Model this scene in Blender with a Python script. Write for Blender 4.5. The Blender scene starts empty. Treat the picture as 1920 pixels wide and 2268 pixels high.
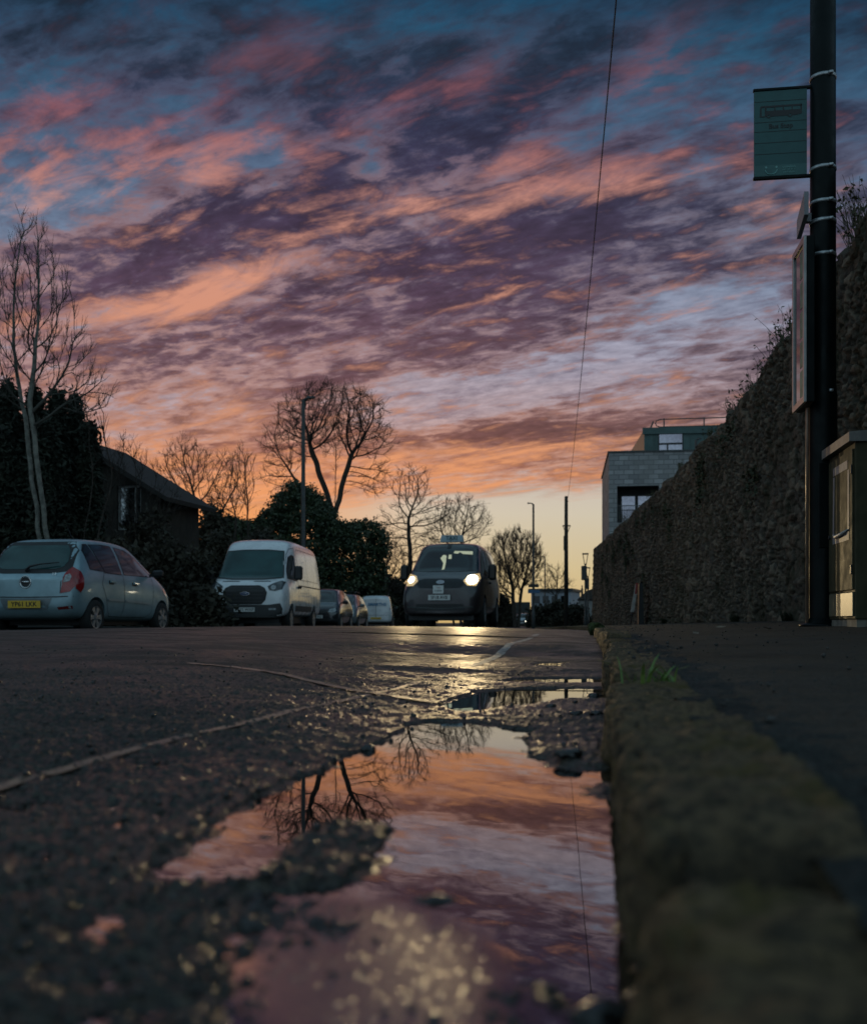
import bpy, bmesh, math, random
import numpy as np
from mathutils import Vector, Matrix
from mathutils.bvhtree import BVHTree

random.seed(7)
RNG = np.random.default_rng(7)
SC = bpy.context.scene
COL = SC.collection
EYE = 0.21                       # camera height above the gutter
F = 2300.0                       # focal length in pixels of the 1920 wide photograph
TH = math.radians(8.165)         # the camera looks 8 degrees left of the street
CT, ST = math.cos(TH), math.sin(TH)
R = math.radians


def at(px, dep):
    """street coordinates (X, Y) of a direction seen at photo column px, at a depth in metres"""
    xc = (px - 960) / F * dep
    return xc * CT - dep * ST, xc * ST + dep * CT


def hgt(py, dep):
    """height above the gutter of something seen at photo row py and depth dep"""
    return EYE + (1379 - py) / F * dep


def lin(r, g, b):
    def f(c):
        c = c / 255.0
        return c / 12.92 if c <= 0.04045 else ((c + 0.055) / 1.055) ** 2.4
    return (f(r), f(g), f(b), 1.0)


# ------------------------------------------------------------------ noise (numpy)
def _hash(ix, iy, seed):
    h = (ix.astype(np.int64) * 374761393 + iy.astype(np.int64) * 668265263 + seed * 974634777) & 0xFFFFFFFF
    h = ((h ^ (h >> 13)) * 1274126177) & 0xFFFFFFFF
    h = (h ^ (h >> 16)) & 0xFFFFFFFF
    return h / 4294967295.0


def vnoise(x, y, seed=0):
    ix, iy = np.floor(x), np.floor(y)
    fx, fy = x - ix, y - iy
    fx = fx * fx * (3 - 2 * fx)
    fy = fy * fy * (3 - 2 * fy)
    a, b = _hash(ix, iy, seed), _hash(ix + 1, iy, seed)
    c, d = _hash(ix, iy + 1, seed), _hash(ix + 1, iy + 1, seed)
    return (a * (1 - fx) + b * fx) * (1 - fy) + (c * (1 - fx) + d * fx) * fy - 0.5


def fbm(x, y, oct=4, seed=0, gain=0.5):
    s, a, f = 0, 1.0, 1.0
    for i in range(oct):
        s = s + a * vnoise(x * f + 17.3 * i, y * f - 9.1 * i, seed + i)
        a *= gain
        f *= 2.03
    return s


def worley(x, y, seed=0, jit=0.9):
    """nearest and second nearest feature distance, and a random number of the nearest cell"""
    ix, iy = np.floor(x), np.floor(y)
    d1 = np.full(x.shape, 9.0)
    d2 = np.full(x.shape, 9.0)
    idv = np.zeros(x.shape)
    for dx in (-1, 0, 1):
        for dy in (-1, 0, 1):
            cx, cy = ix + dx, iy + dy
            px = cx + 0.5 + jit * (_hash(cx, cy, seed) - 0.5)
            py = cy + 0.5 + jit * (_hash(cx, cy, seed + 5) - 0.5)
            d = np.hypot(px - x, py - y)
            m = d < d1
            d2 = np.where(m, d1, np.minimum(d2, d))
            idv = np.where(m, _hash(cx, cy, seed + 9), idv)
            d1 = np.where(m, d, d1)
    return d1, d2, idv


def smooth(a, b, x):
    t = np.clip((x - a) / (b - a), 0, 1)
    return t * t * (3 - 2 * t)


# ------------------------------------------------------------------ objects
def link(o, parent=None):
    COL.objects.link(o)
    if parent is not None:
        o.parent = parent
    return o


def tag(o, label=None, cat=None, group=None, kind=None):
    if label:
        o['label'] = label
    if cat:
        o['category'] = cat
    if group:
        o['group'] = group
    if kind:
        o['kind'] = kind
    return o


def empty(name, loc=(0, 0, 0), rz=0.0, parent=None):
    o = bpy.data.objects.new(name, None)
    o.empty_display_size = 0.1
    o.location = loc
    o.rotation_euler = (0, 0, rz)
    return link(o, parent)


def mesh_obj(name, verts, faces, mat, parent=None, smooth_=False, mats=None, fmat=None):
    me = bpy.data.meshes.new(name)
    me.from_pydata([tuple(v) for v in verts], [], [tuple(f) for f in faces])
    for m in (mats or [mat]):
        me.materials.append(m)
    if fmat is not None:
        me.polygons.foreach_set('material_index', np.array(fmat, dtype=np.int32))
    if smooth_:
        me.polygons.foreach_set('use_smooth', np.ones(len(me.polygons), dtype=bool))
    me.update()
    return link(bpy.data.objects.new(name, me), parent)


def quads_np(name, V, Q, mat, parent=None, smooth_=False, attr=None):
    """big mesh of quads from numpy arrays; attr = dict of per-vertex float arrays"""
    me = bpy.data.meshes.new(name)
    V = np.asarray(V, dtype=np.float32)
    Q = np.asarray(Q, dtype=np.int32)
    me.vertices.add(len(V))
    me.vertices.foreach_set('co', V.ravel())
    me.loops.add(Q.size)
    me.loops.foreach_set('vertex_index', Q.ravel())
    me.polygons.add(len(Q))
    me.polygons.foreach_set('loop_start', np.arange(len(Q), dtype=np.int32) * Q.shape[1])
    if smooth_:
        me.polygons.foreach_set('use_smooth', np.ones(len(Q), dtype=bool))
    me.materials.append(mat)
    me.update(calc_edges=True)
    me.validate()
    if attr:
        for k, a in attr.items():
            at_ = me.attributes.new(k, 'FLOAT', 'POINT')
            at_.data.foreach_set('value', np.asarray(a, dtype=np.float32).ravel())
    return link(bpy.data.objects.new(name, me), parent)


def grid_faces(nr, nc):
    i = np.arange(nr - 1)[:, None] * nc + np.arange(nc - 1)[None, :]
    i = i.ravel()
    return np.stack([i, i + 1, i + nc + 1, i + nc], axis=1)


class MB:
    """collects simple shapes; build() links them as ONE mesh object"""
    def __init__(s):
        s.v, s.f = [], []

    def add(s, vs, fs):
        n = len(s.v)
        s.v += [tuple(v) for v in vs]
        s.f += [tuple(i + n for i in f) for f in fs]
        return s

    def box(s, x0, x1, y0, y1, z0, z1, rot=0.0, piv=None, bev=0.0):
        if bev > 0:
            b = bev
            ring = lambda z, i: [(x0 + i, y0 + b, z), (x0 + b, y0 + i, z), (x1 - b, y0 + i, z), (x1 - i, y0 + b, z),
                                 (x1 - i, y1 - b, z), (x1 - b, y1 - i, z), (x0 + b, y1 - i, z), (x0 + i, y1 - b, z)]
            vs = ring(z0, b) + ring(z0 + b, 0) + ring(z1 - b, 0) + ring(z1, b)
            fs = [tuple(range(7, -1, -1)), tuple(range(24, 32))]
            for k in range(3):
                for i in range(8):
                    j = (i + 1) % 8
                    fs.append((k * 8 + i, k * 8 + j, k * 8 + 8 + j, k * 8 + 8 + i))
        else:
            vs = [(x0, y0, z0), (x1, y0, z0), (x1, y1, z0), (x0, y1, z0),
                  (x0, y0, z1), (x1, y0, z1), (x1, y1, z1), (x0, y1, z1)]
            fs = [(3, 2, 1, 0), (4, 5, 6, 7), (0, 1, 5, 4), (1, 2, 6, 5), (2, 3, 7, 6), (3, 0, 4, 7)]
        if rot:
            px, py = piv if piv else ((x0 + x1) / 2, (y0 + y1) / 2)
            c, s_ = math.cos(rot), math.sin(rot)
            vs = [(px + (x - px) * c - (y - py) * s_, py + (x - px) * s_ + (y - py) * c, z) for x, y, z in vs]
        return s.add(vs, fs)

    def tube(s, pts, rad, n=8, cap=True):
        pts = [Vector(p) for p in pts]
        if not hasattr(rad, '__len__'):
            rad = [rad] * len(pts)
        vs, fs = [], []
        t0 = (pts[1] - pts[0]).normalized()
        ref = Vector((1, 0, 0)) if abs(t0.x) < 0.9 else Vector((0, 1, 0))
        a = t0.cross(ref).normalized()
        for i, p in enumerate(pts):
            t = (pts[min(i + 1, len(pts) - 1)] - pts[max(i - 1, 0)]).normalized()
            a = (a - t * a.dot(t)).normalized()
            b = t.cross(a)
            for k in range(n):
                an = 2 * math.pi * k / n
                vs.append(p + (a * math.cos(an) + b * math.sin(an)) * rad[i])
        for i in range(len(pts) - 1):
            for k in range(n):
                j = (k + 1) % n
                fs.append((i * n + k, i * n + j, i * n + n + j, i * n + n + k))
        if cap:
            fs.append(tuple(range(n - 1, -1, -1)))
            fs.append(tuple(range((len(pts) - 1) * n, len(pts) * n)))
        return s.add(vs, fs)

    def lathe(s, prof, n=24, axis='z', o=(0, 0, 0), cap=True):
        """prof: list of (radius, height) turned round an axis through o"""
        vs, fs = [], []
        for r, h in prof:
            for k in range(n):
                an = 2 * math.pi * k / n
                a, b = r * math.cos(an), r * math.sin(an)
                p = (a, b, h) if axis == 'z' else ((h, a, b) if axis == 'x' else (b, h, a))
                vs.append((p[0] + o[0], p[1] + o[1], p[2] + o[2]))
        for i in range(len(prof) - 1):
            for k in range(n):
                j = (k + 1) % n
                fs.append((i * n + k, i * n + j, i * n + n + j, i * n + n + k))
        if cap:
            fs.append(tuple(range(n - 1, -1, -1)))
            fs.append(tuple(range((len(prof) - 1) * n, len(prof) * n)))
        return s.add(vs, fs)

    def prism(s, poly, y0, y1):
        """polygon in (x, z) extruded along y"""
        n = len(poly)
        vs = [(x, y0, z) for x, z in poly] + [(x, y1, z) for x, z in poly]
        fs = [tuple(range(n)), tuple(range(2 * n - 1, n - 1, -1))]
        for i in range(n):
            j = (i + 1) % n
            fs.append((j, i, i + n, j + n))
        return s.add(vs, fs)

    def prismx(s, poly, x0, x1):
        """polygon in (y, z) extruded along x"""
        n = len(poly)
        vs = [(x0, y, z) for y, z in poly] + [(x1, y, z) for y, z in poly]
        fs = [tuple(range(n - 1, -1, -1)), tuple(range(n, 2 * n))]
        for i in range(n):
            j = (i + 1) % n
            fs.append((i, j, j + n, i + n))
        return s.add(vs, fs)

    def build(s, name, mat, parent=None, smooth_=False):
        return mesh_obj(name, s.v, s.f, mat, parent, smooth_)


# ------------------------------------------------------------------ node helpers
class NG:
    def __init__(s, tree):
        s.t = tree
        s.n = tree.nodes
        s.l = tree.links

    def node(s, kind, **kw):
        n = s.n.new(kind)
        for k, v in kw.items():
            setattr(n, k, v)
        return n

    def put(s, sock, val):
        if isinstance(val, bpy.types.NodeSocket):
            s.l.new(val, sock)
        elif val is not None:
            sock.default_value = val

    def m(s, op, a, b=0.0, c=None, clamp=False):
        n = s.node('ShaderNodeMath', operation=op, use_clamp=clamp)
        s.put(n.inputs[0], a)
        s.put(n.inputs[1], b)
        if c is not None:
            s.put(n.inputs[2], c)
        return n.outputs[0]

    def dot(s, a, b):
        n = s.node('ShaderNodeVectorMath', operation='DOT_PRODUCT')
        s.put(n.inputs[0], a)
        s.put(n.inputs[1], b)
        return n.outputs['Value']

    def vec(s, x, y, z):
        n = s.node('ShaderNodeCombineXYZ')
        for i, v in enumerate((x, y, z)):
            s.put(n.inputs[i], v)
        return n.outputs[0]

    def noise(s, v, scale, detail=4, rough=0.5, dist=0.0, col=False):
        n = s.node('ShaderNodeTexNoise', noise_dimensions='3D')
        s.put(n.inputs['Vector'], v)
        s.put(n.inputs['Scale'], scale)
        s.put(n.inputs['Detail'], float(detail))
        s.put(n.inputs['Roughness'], rough)
        s.put(n.inputs['Distortion'], dist)
        return n.outputs['Color' if col else 'Fac']

    def sstep(s, x, a, b, lo=0.0, hi=1.0):
        n = s.node('ShaderNodeMapRange', interpolation_type='SMOOTHSTEP')
        s.put(n.inputs['Value'], x)
        s.put(n.inputs['From Min'], a)
        s.put(n.inputs['From Max'], b)
        s.put(n.inputs['To Min'], lo)
        s.put(n.inputs['To Max'], hi)
        return n.outputs['Result']

    def ramp(s, x, stops):
        n = s.node('ShaderNodeValToRGB')
        cr = n.color_ramp
        while len(cr.elements) < len(stops):
            cr.elements.new(0.5)
        for e, (p, c) in zip(cr.elements, stops):
            e.position = p
            e.color = c
        s.put(n.inputs[0], x)
        return n.outputs[0]

    def mix(s, f, a, b, mode='MIX'):
        n = s.node('ShaderNodeMix', data_type='RGBA', blend_type=mode)
        s.put(n.inputs[0], f)
        s.put(n.inputs[6], a)
        s.put(n.inputs[7], b)
        return n.outputs[2]
# ------------------------------------------------------------------ sky
def build_world():
    w = bpy.data.worlds.new('World')
    SC.world = w
    w.use_nodes = True
    g = NG(w.node_tree)
    g.n.clear()
    d = g.node('ShaderNodeTexCoord').outputs['Generated']
    rx = g.dot(d, (CT, ST, 0))
    ry = g.dot(d, (-ST, CT, 0))
    rz = g.dot(d, (0, 0, 1))
    ryc = g.m('MAXIMUM', ry, 0.25)
    u = g.m('DIVIDE', rx, ryc)
    v = g.m('DIVIDE', rz, ryc)
    v = g.m('MAXIMUM', v, 0.0)
    # cloud deck: a flat layer of cloud seen in perspective
    den = g.m('ADD', g.m('MAXIMUM', rz, 0.0), 0.13)
    qx = g.m('DIVIDE', rx, den)
    qy = g.m('DIVIDE', ry, den)

    def plane(ang, sx, sy, ox=0.0, oy=0.0, z=0.0):
        c, s_ = math.cos(R(ang)), math.sin(R(ang))
        a = g.m('ADD', g.m('MULTIPLY', qx, c), g.m('MULTIPLY', qy, s_))
        b = g.m('SUBTRACT', g.m('MULTIPLY', qy, c), g.m('MULTIPLY', qx, s_))
        return g.vec(g.m('ADD', g.m('MULTIPLY', a, sx), ox), g.m('ADD', g.m('MULTIPLY', b, sy), oy), z)

    def blob(px, py, wx, wy, ang=0.0, amp=1.0):
        """soft patch of sky centred on a direction (photo column, row)"""
        cu, cv = (px - 960) / F, (1379 - py) / F
        du = g.m('SUBTRACT', u, cu)
        dv = g.m('SUBTRACT', v, cv)
        c, s_ = math.cos(R(ang)), math.sin(R(ang))
        a = g.m('MULTIPLY', g.m('ADD', g.m('MULTIPLY', du, c), g.m('MULTIPLY', dv, s_)), F / wx)
        b = g.m('MULTIPLY', g.m('SUBTRACT', g.m('MULTIPLY', dv, c), g.m('MULTIPLY', du, s_)), F / wy)
        r2 = g.m('ADD', g.m('MULTIPLY', a, a), g.m('MULTIPLY', b, b))
        e = g.m('EXPONENT', g.m('MULTIPLY', r2, -1.0))
        return g.m('MULTIPLY', e, amp)

    def total(bs):
        t = bs[0]
        for b in bs[1:]:
            t = g.m('ADD', t, b)
        return t

    big = g.noise(plane(-32, 0.9, 1.5, 3.1, 1.7), 1.6, 5, 0.60, 0.3)
    mid = g.noise(plane(-30, 0.95, 1.6, -4.0, 8.2), 4.2, 6, 0.62, 0.35)
    wisp = g.noise(plane(-36, 0.9, 2.1, 9.0, -3.0), 3.6, 7, 0.64, 0.7)
    fine = g.noise(plane(-28, 1.0, 1.6, 2.0, 6.0), 11.0, 5, 0.62, 0.35)
    warp = g.m('MULTIPLY', g.m('SUBTRACT', mid, 0.5), 0.06)
    vw = g.m('ADD', v, warp)
    V = lambda py: (1379 - py) / F / 0.62
    vn = g.m('DIVIDE', vw, 0.62)
    # clouds lit from below by the set sun: where the glow reaches
    gap = g.ramp(vn, [(V(1379), lin(214, 180, 120)), (V(1230), lin(208, 188, 152)), (V(1110), lin(198, 170, 156)),
                      (V(960), lin(178, 152, 152)), (V(800), lin(156, 154, 170)), (V(600), lin(116, 132, 156)),
                      (V(350), lin(74, 98, 126)), (V(120), lin(34, 80, 108)), (V(0), lin(14, 68, 98))])
    dark = g.ramp(vn, [(V(1250), lin(186, 130, 96)), (V(1060), lin(162, 106, 90)), (V(940), lin(134, 94, 92)),
                       (V(800), lin(104, 78, 92)), (V(640), lin(80, 62, 86)), (V(450), lin(60, 52, 80)),
                       (V(250), lin(42, 50, 78)), (V(100), lin(24, 46, 68)), (V(0), lin(12, 40, 60))])
    lit = g.ramp(vn, [(V(1250), lin(242, 166, 106)), (V(1050), lin(232, 156, 108)), (V(900), lin(208, 146, 116)),
                      (V(700), lin(218, 150, 122)), (V(450), lin(216, 152, 134)), (V(250), lin(176, 108, 114)),
                      (V(80), lin(120, 78, 94)), (V(0), lin(78, 66, 90))])
    dark = g.mix(g.m('MULTIPLY', g.sstep(u, 0.0, 0.40), 0.55), dark, g.ramp(vn, [(0.0, lin(110, 92, 92)), (0.35, lin(72, 72, 88)), (0.6, lin(50, 62, 82)), (1.0, lin(18, 46, 68))]))
    thin = total([blob(90, 430, 240, 90, 8, 0.13), blob(600, 340, 60, 120, -20, 0.10), blob(830, 340, 50, 110, -15, 0.10), blob(940, 905, 130, 50, 8, 0.16), blob(1330, 800, 340, 90, 10, 0.12),
                  blob(1560, 660, 180, 40, 8, 0.14), blob(1080, 880, 300, 60, 10, 0.08), blob(670, 640, 120, 50, 20, 0.06),
                  blob(60, 130, 130, 170, 60, 0.08), blob(1450, 260, 420, 160, 20, 0.03), blob(900, 40, 420, 90, 4, 0.06)])
    thick = total([blob(420, 530, 300, 90, 10, 0.05), blob(900, 330, 260, 150, 25, 0.06), blob(940, 560, 420, 110, 12, 0.05), blob(1010, 770, 280, 60, 12, 0.06),
                   blob(1240, 500, 380, 90, 14, 0.06), blob(1180, 965, 420, 36, 4, 0.12), blob(300, 190, 260, 60, 24, 0.05), blob(1600, 740, 300, 60, 8, 0.05)])
    cov = g.m('ADD', g.m('ADD', g.m('MULTIPLY', big, 0.34), g.m('ADD', g.m('MULTIPLY', fine, 0.36), g.m('MULTIPLY', mid, 0.30))), g.m('SUBTRACT', thick, thin))
    cover = g.sstep(cov, 0.36, 0.57)
    sky = g.mix(cover, gap, dark)
    ripple = g.noise(plane(-30, 1.0, 1.6, 5.0, 2.0), 16.0, 4, 0.6, 0.3)
    sky = g.mix(1.0, sky, g.ramp(ripple, [(0.30, (0.60, 0.60, 0.64, 1)), (0.70, (1.0, 1.0, 1.0, 1))]), 'MULTIPLY')
    sky = g.mix(1.0, sky, (1.20, 1.20, 1.21, 1), 'MULTIPLY')
    # thin edges of the clouds catch the light
    fringe = g.m('MULTIPLY', g.m('MULTIPLY', cover, g.m('SUBTRACT', 1.0, cover)), 4.0)
    fringe = g.m('POWER', fringe, 2.2)
    warm = g.m('ADD', g.m('MULTIPLY', g.sstep(u, 0.34, -0.30, 0.25, 0.80), g.sstep(v, 0.54, 0.30, 0.25, 1.0)), total([blob(1150, 390, 300, 90, 8, 0.35), blob(1000, 180, 260, 90, 20, 0.3), blob(1450, 120, 90, 120, -40, 0.4), blob(700, 1010, 900, 80, 3, 0.3)]), clamp=True)
    sky = g.mix(g.m('MULTIPLY', g.m('MULTIPLY', fringe, warm), 0.40), sky, lit)
    # darker cores give the deck depth
    core = g.sstep(g.m('ADD', g.m('ADD', g.m('MULTIPLY', mid, 0.6), g.m('MULTIPLY', fine, 0.4)), thick), 0.46, 0.66)
    sky = g.mix(g.m('MULTIPLY', core, 0.7), sky, g.mix(1.0, sky, lin(168, 160, 178), 'MULTIPLY'))
    litm = total([blob(150, 320, 396, 96, 4, 0.093), blob(450, 640, 286, 48, 14, 0.105), blob(500, 350, 132, 48, 30, 0.093), blob(840, 440, 132, 36, 20, 0.093),
                  blob(1060, 180, 88, 48, 24, 0.105), blob(1250, 395, 308, 48, 8, 0.081), blob(1130, 345, 99, 48, 12, 0.074), blob(1450, 110, 77, 144, -40, 0.068),
                  blob(430, 140, 286, 36, 14, 0.068), blob(720, 180, 110, 72, -40, 0.062), blob(910, 250, 66, 108, 10, 0.043), blob(1150, 425, 220, 24, 8, 0.062), blob(260, 700, 506, 48, 8, 0.050), blob(660, 560, 264, 48, 10, 0.056),
                  blob(300, 960, 616, 108, 4, 0.056), blob(1060, 1010, 616, 31, 5, 0.105), blob(1060, 1070, 616, 31, 3, 0.087), blob(150, 1160, 660, 144, 0, 0.124)])
    lm = g.m('ADD', g.m('ADD', g.m('MULTIPLY', wisp, 0.50), g.m('ADD', g.m('MULTIPLY', fine, 0.32), g.m('MULTIPLY', mid, 0.18))), litm)
    litf = g.sstep(lm, 0.51, 0.71)
    sky = g.mix(g.m('MULTIPLY', litf, g.m('MULTIPLY', g.sstep(v, 0.58, 0.36, 0.50, 1.0), 0.92)), sky, lit)
    # clear strip over the horizon
    edge = g.m('ADD', v, g.m('MULTIPLY', g.m('SUBTRACT', wisp, 0.5), 0.035))
    edge = g.m('ADD', edge, g.m('MULTIPLY', u, -0.055))
    clear = g.sstep(edge, 0.132, 0.112)
    hz_r = g.ramp(g.m('DIVIDE', v, 0.15), [(0.0, lin(206, 176, 116)), (0.35, lin(206, 190, 148)), (0.7, lin(204, 196, 176)), (1.0, lin(196, 186, 182))])
    hz_l = g.ramp(g.m('DIVIDE', v, 0.20), [(0.0, lin(240, 176, 108)), (0.45, lin(232, 156, 98)), (1.0, lin(198, 132, 100))])
    hz = g.mix(g.sstep(u, -0.20, 0.02), hz_l, hz_r)
    sky = g.mix(clear, sky, hz)
    # sky outside the picture: a paler blue dome overhead and behind
    up = g.sstep(rz, 0.54, 0.80)
    back = g.sstep(ry, 0.45, -0.15)
    backc = g.ramp(g.m('MAXIMUM', rz, 0.0), [(0.0, (0.26, 0.35, 0.42, 1)), (0.12, (0.44, 0.66, 0.78, 1)), (0.5, (0.34, 0.56, 0.68, 1)), (1.0, (0.12, 0.24, 0.32, 1))])
    backc = g.mix(g.m('MULTIPLY', g.sstep(mid, 0.42, 0.62), 0.7), backc, (0.10, 0.12, 0.17, 1))
    sky = g.mix(g.m('MAXIMUM', g.m('MULTIPLY', up, 0.9), back), sky, backc)
    nis = g.node('ShaderNodeTexSky', sky_type='NISHITA')
    nis.sun_disc = False
    nis.sun_elevation = R(1.0)
    nis.sun_rotation = R(-18)
    nis.air_density = 1.5
    nis.dust_density = 2.0
    bg1 = g.node('ShaderNodeBackground')
    g.put(bg1.inputs['Color'], sky)
    bg1.inputs['Strength'].default_value = 0.97
    bg2 = g.node('ShaderNodeBackground')
    g.put(bg2.inputs['Color'], nis.outputs[0])
    bg2.inputs['Strength'].default_value = 0.012
    add = g.node('ShaderNodeAddShader')
    g.l.new(bg1.outputs[0], add.inputs[0])
    g.l.new(bg2.outputs[0], add.inputs[1])
    out = g.node('ShaderNodeOutputWorld')
    g.l.new(add.outputs[0], out.inputs['Surface'])


def build_camera():
    cam = bpy.data.cameras.new('camera')
    o = bpy.data.objects.new('camera', cam)
    COL.objects.link(o)
    cam.sensor_fit = 'VERTICAL'
    cam.sensor_height = 36.0
    cam.sensor_width = 36.0
    cam.lens = 36.0 * F / 2268
    cam.shift_y = (1379 - 1134) / 2268
    cam.clip_start = 0.02
    cam.clip_end = 5000
    cam.dof.use_dof = True
    cam.dof.focus_distance = 5.5
    cam.dof.aperture_fstop = 4.4
    cam.dof.aperture_blades = 7
    o.location = (0, 0, EYE)
    o.rotation_euler = (R(90), 0, TH)
    SC.camera = o


def build_sun():
    l = bpy.data.lights.new('sun', 'SUN')
    l.energy = 0.10
    l.angle = R(12)
    l.color = (1.0, 0.62, 0.34)
    o = bpy.data.objects.new('sun', l)
    COL.objects.link(o)
    az, el = R(-18), R(1.5)
    dirv = Vector((math.sin(az) * math.cos(el), math.cos(az) * math.cos(el), math.sin(el)))
    o.rotation_euler = dirv.to_track_quat('Z', 'Y').to_euler()


build_world()
build_camera()
build_sun()
vs = SC.view_settings
vs.view_transform = 'Standard'
vs.look = 'None'
vs.exposure = 0.0
vs.gamma = 1.0
SC.cycles.use_denoising = True
SC.cycles.sample_clamp_direct = 12.0
SC.cycles.max_bounces = 8
SC.cycles.sample_clamp_indirect = 4.0
# ------------------------------------------------------------------ materials
def mat(name, col, rough=0.6, metal=0.0, spec=0.5, var=0.0, vscale=6.0, col2=None, bump=0.0, bscale=20.0, coat=0.0,
        emit=None, estr=0.0, trans=0.0, rvar=0.0):
    """principled material whose colour, roughness and bump vary with noise over the object"""
    m = bpy.data.materials.new(name)
    m.use_nodes = True
    g = NG(m.node_tree)
    p = g.n['Principled BSDF']
    c = (col[0], col[1], col[2], 1.0)
    tc = g.node('ShaderNodeTexCoord').outputs['Object']
    if col2 is not None or var > 0:
        nz = g.noise(tc, vscale, 5, 0.6)
        c2 = (col2[0], col2[1], col2[2], 1.0) if col2 is not None else tuple(x * (1 - var) for x in c[:3]) + (1.0,)
        g.put(p.inputs['Base Color'], g.mix(g.sstep(nz, 0.38, 0.64), c, c2))
    else:
        p.inputs['Base Color'].default_value = c
    p.inputs['Roughness'].default_value = rough
    if rvar > 0:
        nz2 = g.noise(tc, vscale * 1.7, 4, 0.6)
        g.put(p.inputs['Roughness'], g.sstep(nz2, 0.3, 0.7, max(rough - rvar, 0.02), min(rough + rvar, 1)))
    p.inputs['Metallic'].default_value = metal
    p.inputs['Specular IOR Level'].default_value = spec
    p.inputs['Coat Weight'].default_value = coat
    p.inputs['Coat Roughness'].default_value = 0.06
    p.inputs['Transmission Weight'].default_value = trans
    if bump > 0:
        b = g.node('ShaderNodeBump')
        b.inputs['Strength'].default_value = bump
        b.inputs['Distance'].default_value = 0.01
        g.put(b.inputs['Height'], g.noise(tc, bscale, 6, 0.65))
        g.put(p.inputs['Normal'], b.outputs[0])
    if emit is not None:
        p.inputs['Emission Color'].default_value = (emit[0], emit[1], emit[2], 1)
        p.inputs['Emission Strength'].default_value = estr
    return m


def asphalt(name, c1, c2, rough, wet, bscale=160.0, bump=0.6, coarse=1.0, spec=0.4):
    """old asphalt: aggregate speckle, stains, and wet sheen that varies in patches"""
    m = bpy.data.materials.new(name)
    m.use_nodes = True
    g = NG(m.node_tree)
    p = g.n['Principled BSDF']
    tc = g.node('ShaderNodeTexCoord').outputs['Object']
    sp = g.noise(tc, bscale, 3, 0.7)
    st = g.noise(tc, 1.7 * coarse, 5, 0.6)
    c = g.mix(g.sstep(sp, 0.35, 0.68), c1 + (1,), c2 + (1,))
    c = g.mix(g.m('MULTIPLY', g.sstep(st, 0.45, 0.65), 0.45), c, (c1[0] * 0.55, c1[1] * 0.55, c1[2] * 0.55, 1))
    g.put(p.inputs['Base Color'], c)
    rr = g.noise(tc, 2.6, 5, 0.65)
    ro = g.sstep(rr, 0.35, 0.62, rough, wet)
    wa = g.node('ShaderNodeAttribute', attribute_name='wet').outputs['Fac']
    g.put(p.inputs['Roughness'], g.m('ADD', g.m('MULTIPLY', ro, g.m('SUBTRACT', 1.0, wa)), g.m('MULTIPLY', wa, g.sstep(rr, 0.35, 0.62, 0.22, 0.10))))
    p.inputs['Specular IOR Level'].default_value = spec
    b = g.node('ShaderNodeBump')
    b.inputs['Strength'].default_value = bump
    b.inputs['Distance'].default_value = 0.008
    g.put(b.inputs['Height'], g.m('ADD', g.noise(tc, bscale * 0.55, 3, 0.6), g.m('MULTIPLY', sp, 0.5)))
    g.put(p.inputs['Normal'], b.outputs[0])
    return m


M = {}
M['asphalt'] = asphalt('road_asphalt', (0.014, 0.013, 0.011), (0.088, 0.072, 0.054), 0.60, 0.38, 130.0, 1.0, spec=0.28)
M['pave_asphalt'] = asphalt('pavement_asphalt', (0.016, 0.017, 0.016), (0.054, 0.054, 0.049), 0.9, 0.75, 150.0, 0.9, spec=0.15)
M['wetstone'] = mat('wet_aggregate', (0.030, 0.029, 0.028), 0.16, var=0.6, vscale=40.0, rvar=0.06)
def kerb_material():
    m = bpy.data.materials.new('mossy_kerb_stone')
    m.use_nodes = True
    g = NG(m.node_tree)
    p = g.n['Principled BSDF']
    tc = g.node('ShaderNodeTexCoord').outputs['Object']
    tn = g.node('ShaderNodeAttribute', attribute_name='tone').outputs['Fac']
    c = g.ramp(tn, [(0.0, (0.090, 0.056, 0.026, 1)), (0.5, (0.155, 0.102, 0.052, 1)), (1.0, (0.115, 0.080, 0.047, 1))])
    c = g.mix(g.sstep(g.noise(tc, 70.0, 4, 0.7), 0.40, 0.66), c, (0.034, 0.026, 0.017, 1))
    moss = g.sstep(g.noise(tc, 10.0, 5, 0.7), 0.50, 0.66)
    c = g.mix(g.m('MULTIPLY', moss, 0.85), c, (0.080, 0.057, 0.016, 1))
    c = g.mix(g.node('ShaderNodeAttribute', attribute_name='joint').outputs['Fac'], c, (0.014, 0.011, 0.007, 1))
    g.put(p.inputs['Base Color'], c)
    p.inputs['Roughness'].default_value = 0.8
    p.inputs['Specular IOR Level'].default_value = 0.22
    b = g.node('ShaderNodeBump')
    b.inputs['Strength'].default_value = 1.0
    b.inputs['Distance'].default_value = 0.008
    g.put(b.inputs['Height'], g.noise(tc, 60.0, 6, 0.7))
    g.put(p.inputs['Normal'], b.outputs[0])
    return m


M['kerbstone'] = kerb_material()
M['line_yellow'] = mat('worn_yellow_paint', (0.30, 0.19, 0.125), 0.36, col2=(0.15, 0.10, 0.075), vscale=26.0, bump=0.5, bscale=90.0)
M['line_white'] = mat('worn_white_paint', (0.42, 0.40, 0.36), 0.55, col2=(0.12, 0.11, 0.10), vscale=26.0, bump=0.5, bscale=90.0)
def worn(name):
    """paint with pinholes worn through to the asphalt"""
    m = M[name]
    g = NG(m.node_tree)
    tc = g.node('ShaderNodeTexCoord').outputs['Object']
    g.put(g.n['Principled BSDF'].inputs['Alpha'], g.sstep(g.noise(tc, 55.0, 4, 0.7), 0.33, 0.39))


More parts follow.
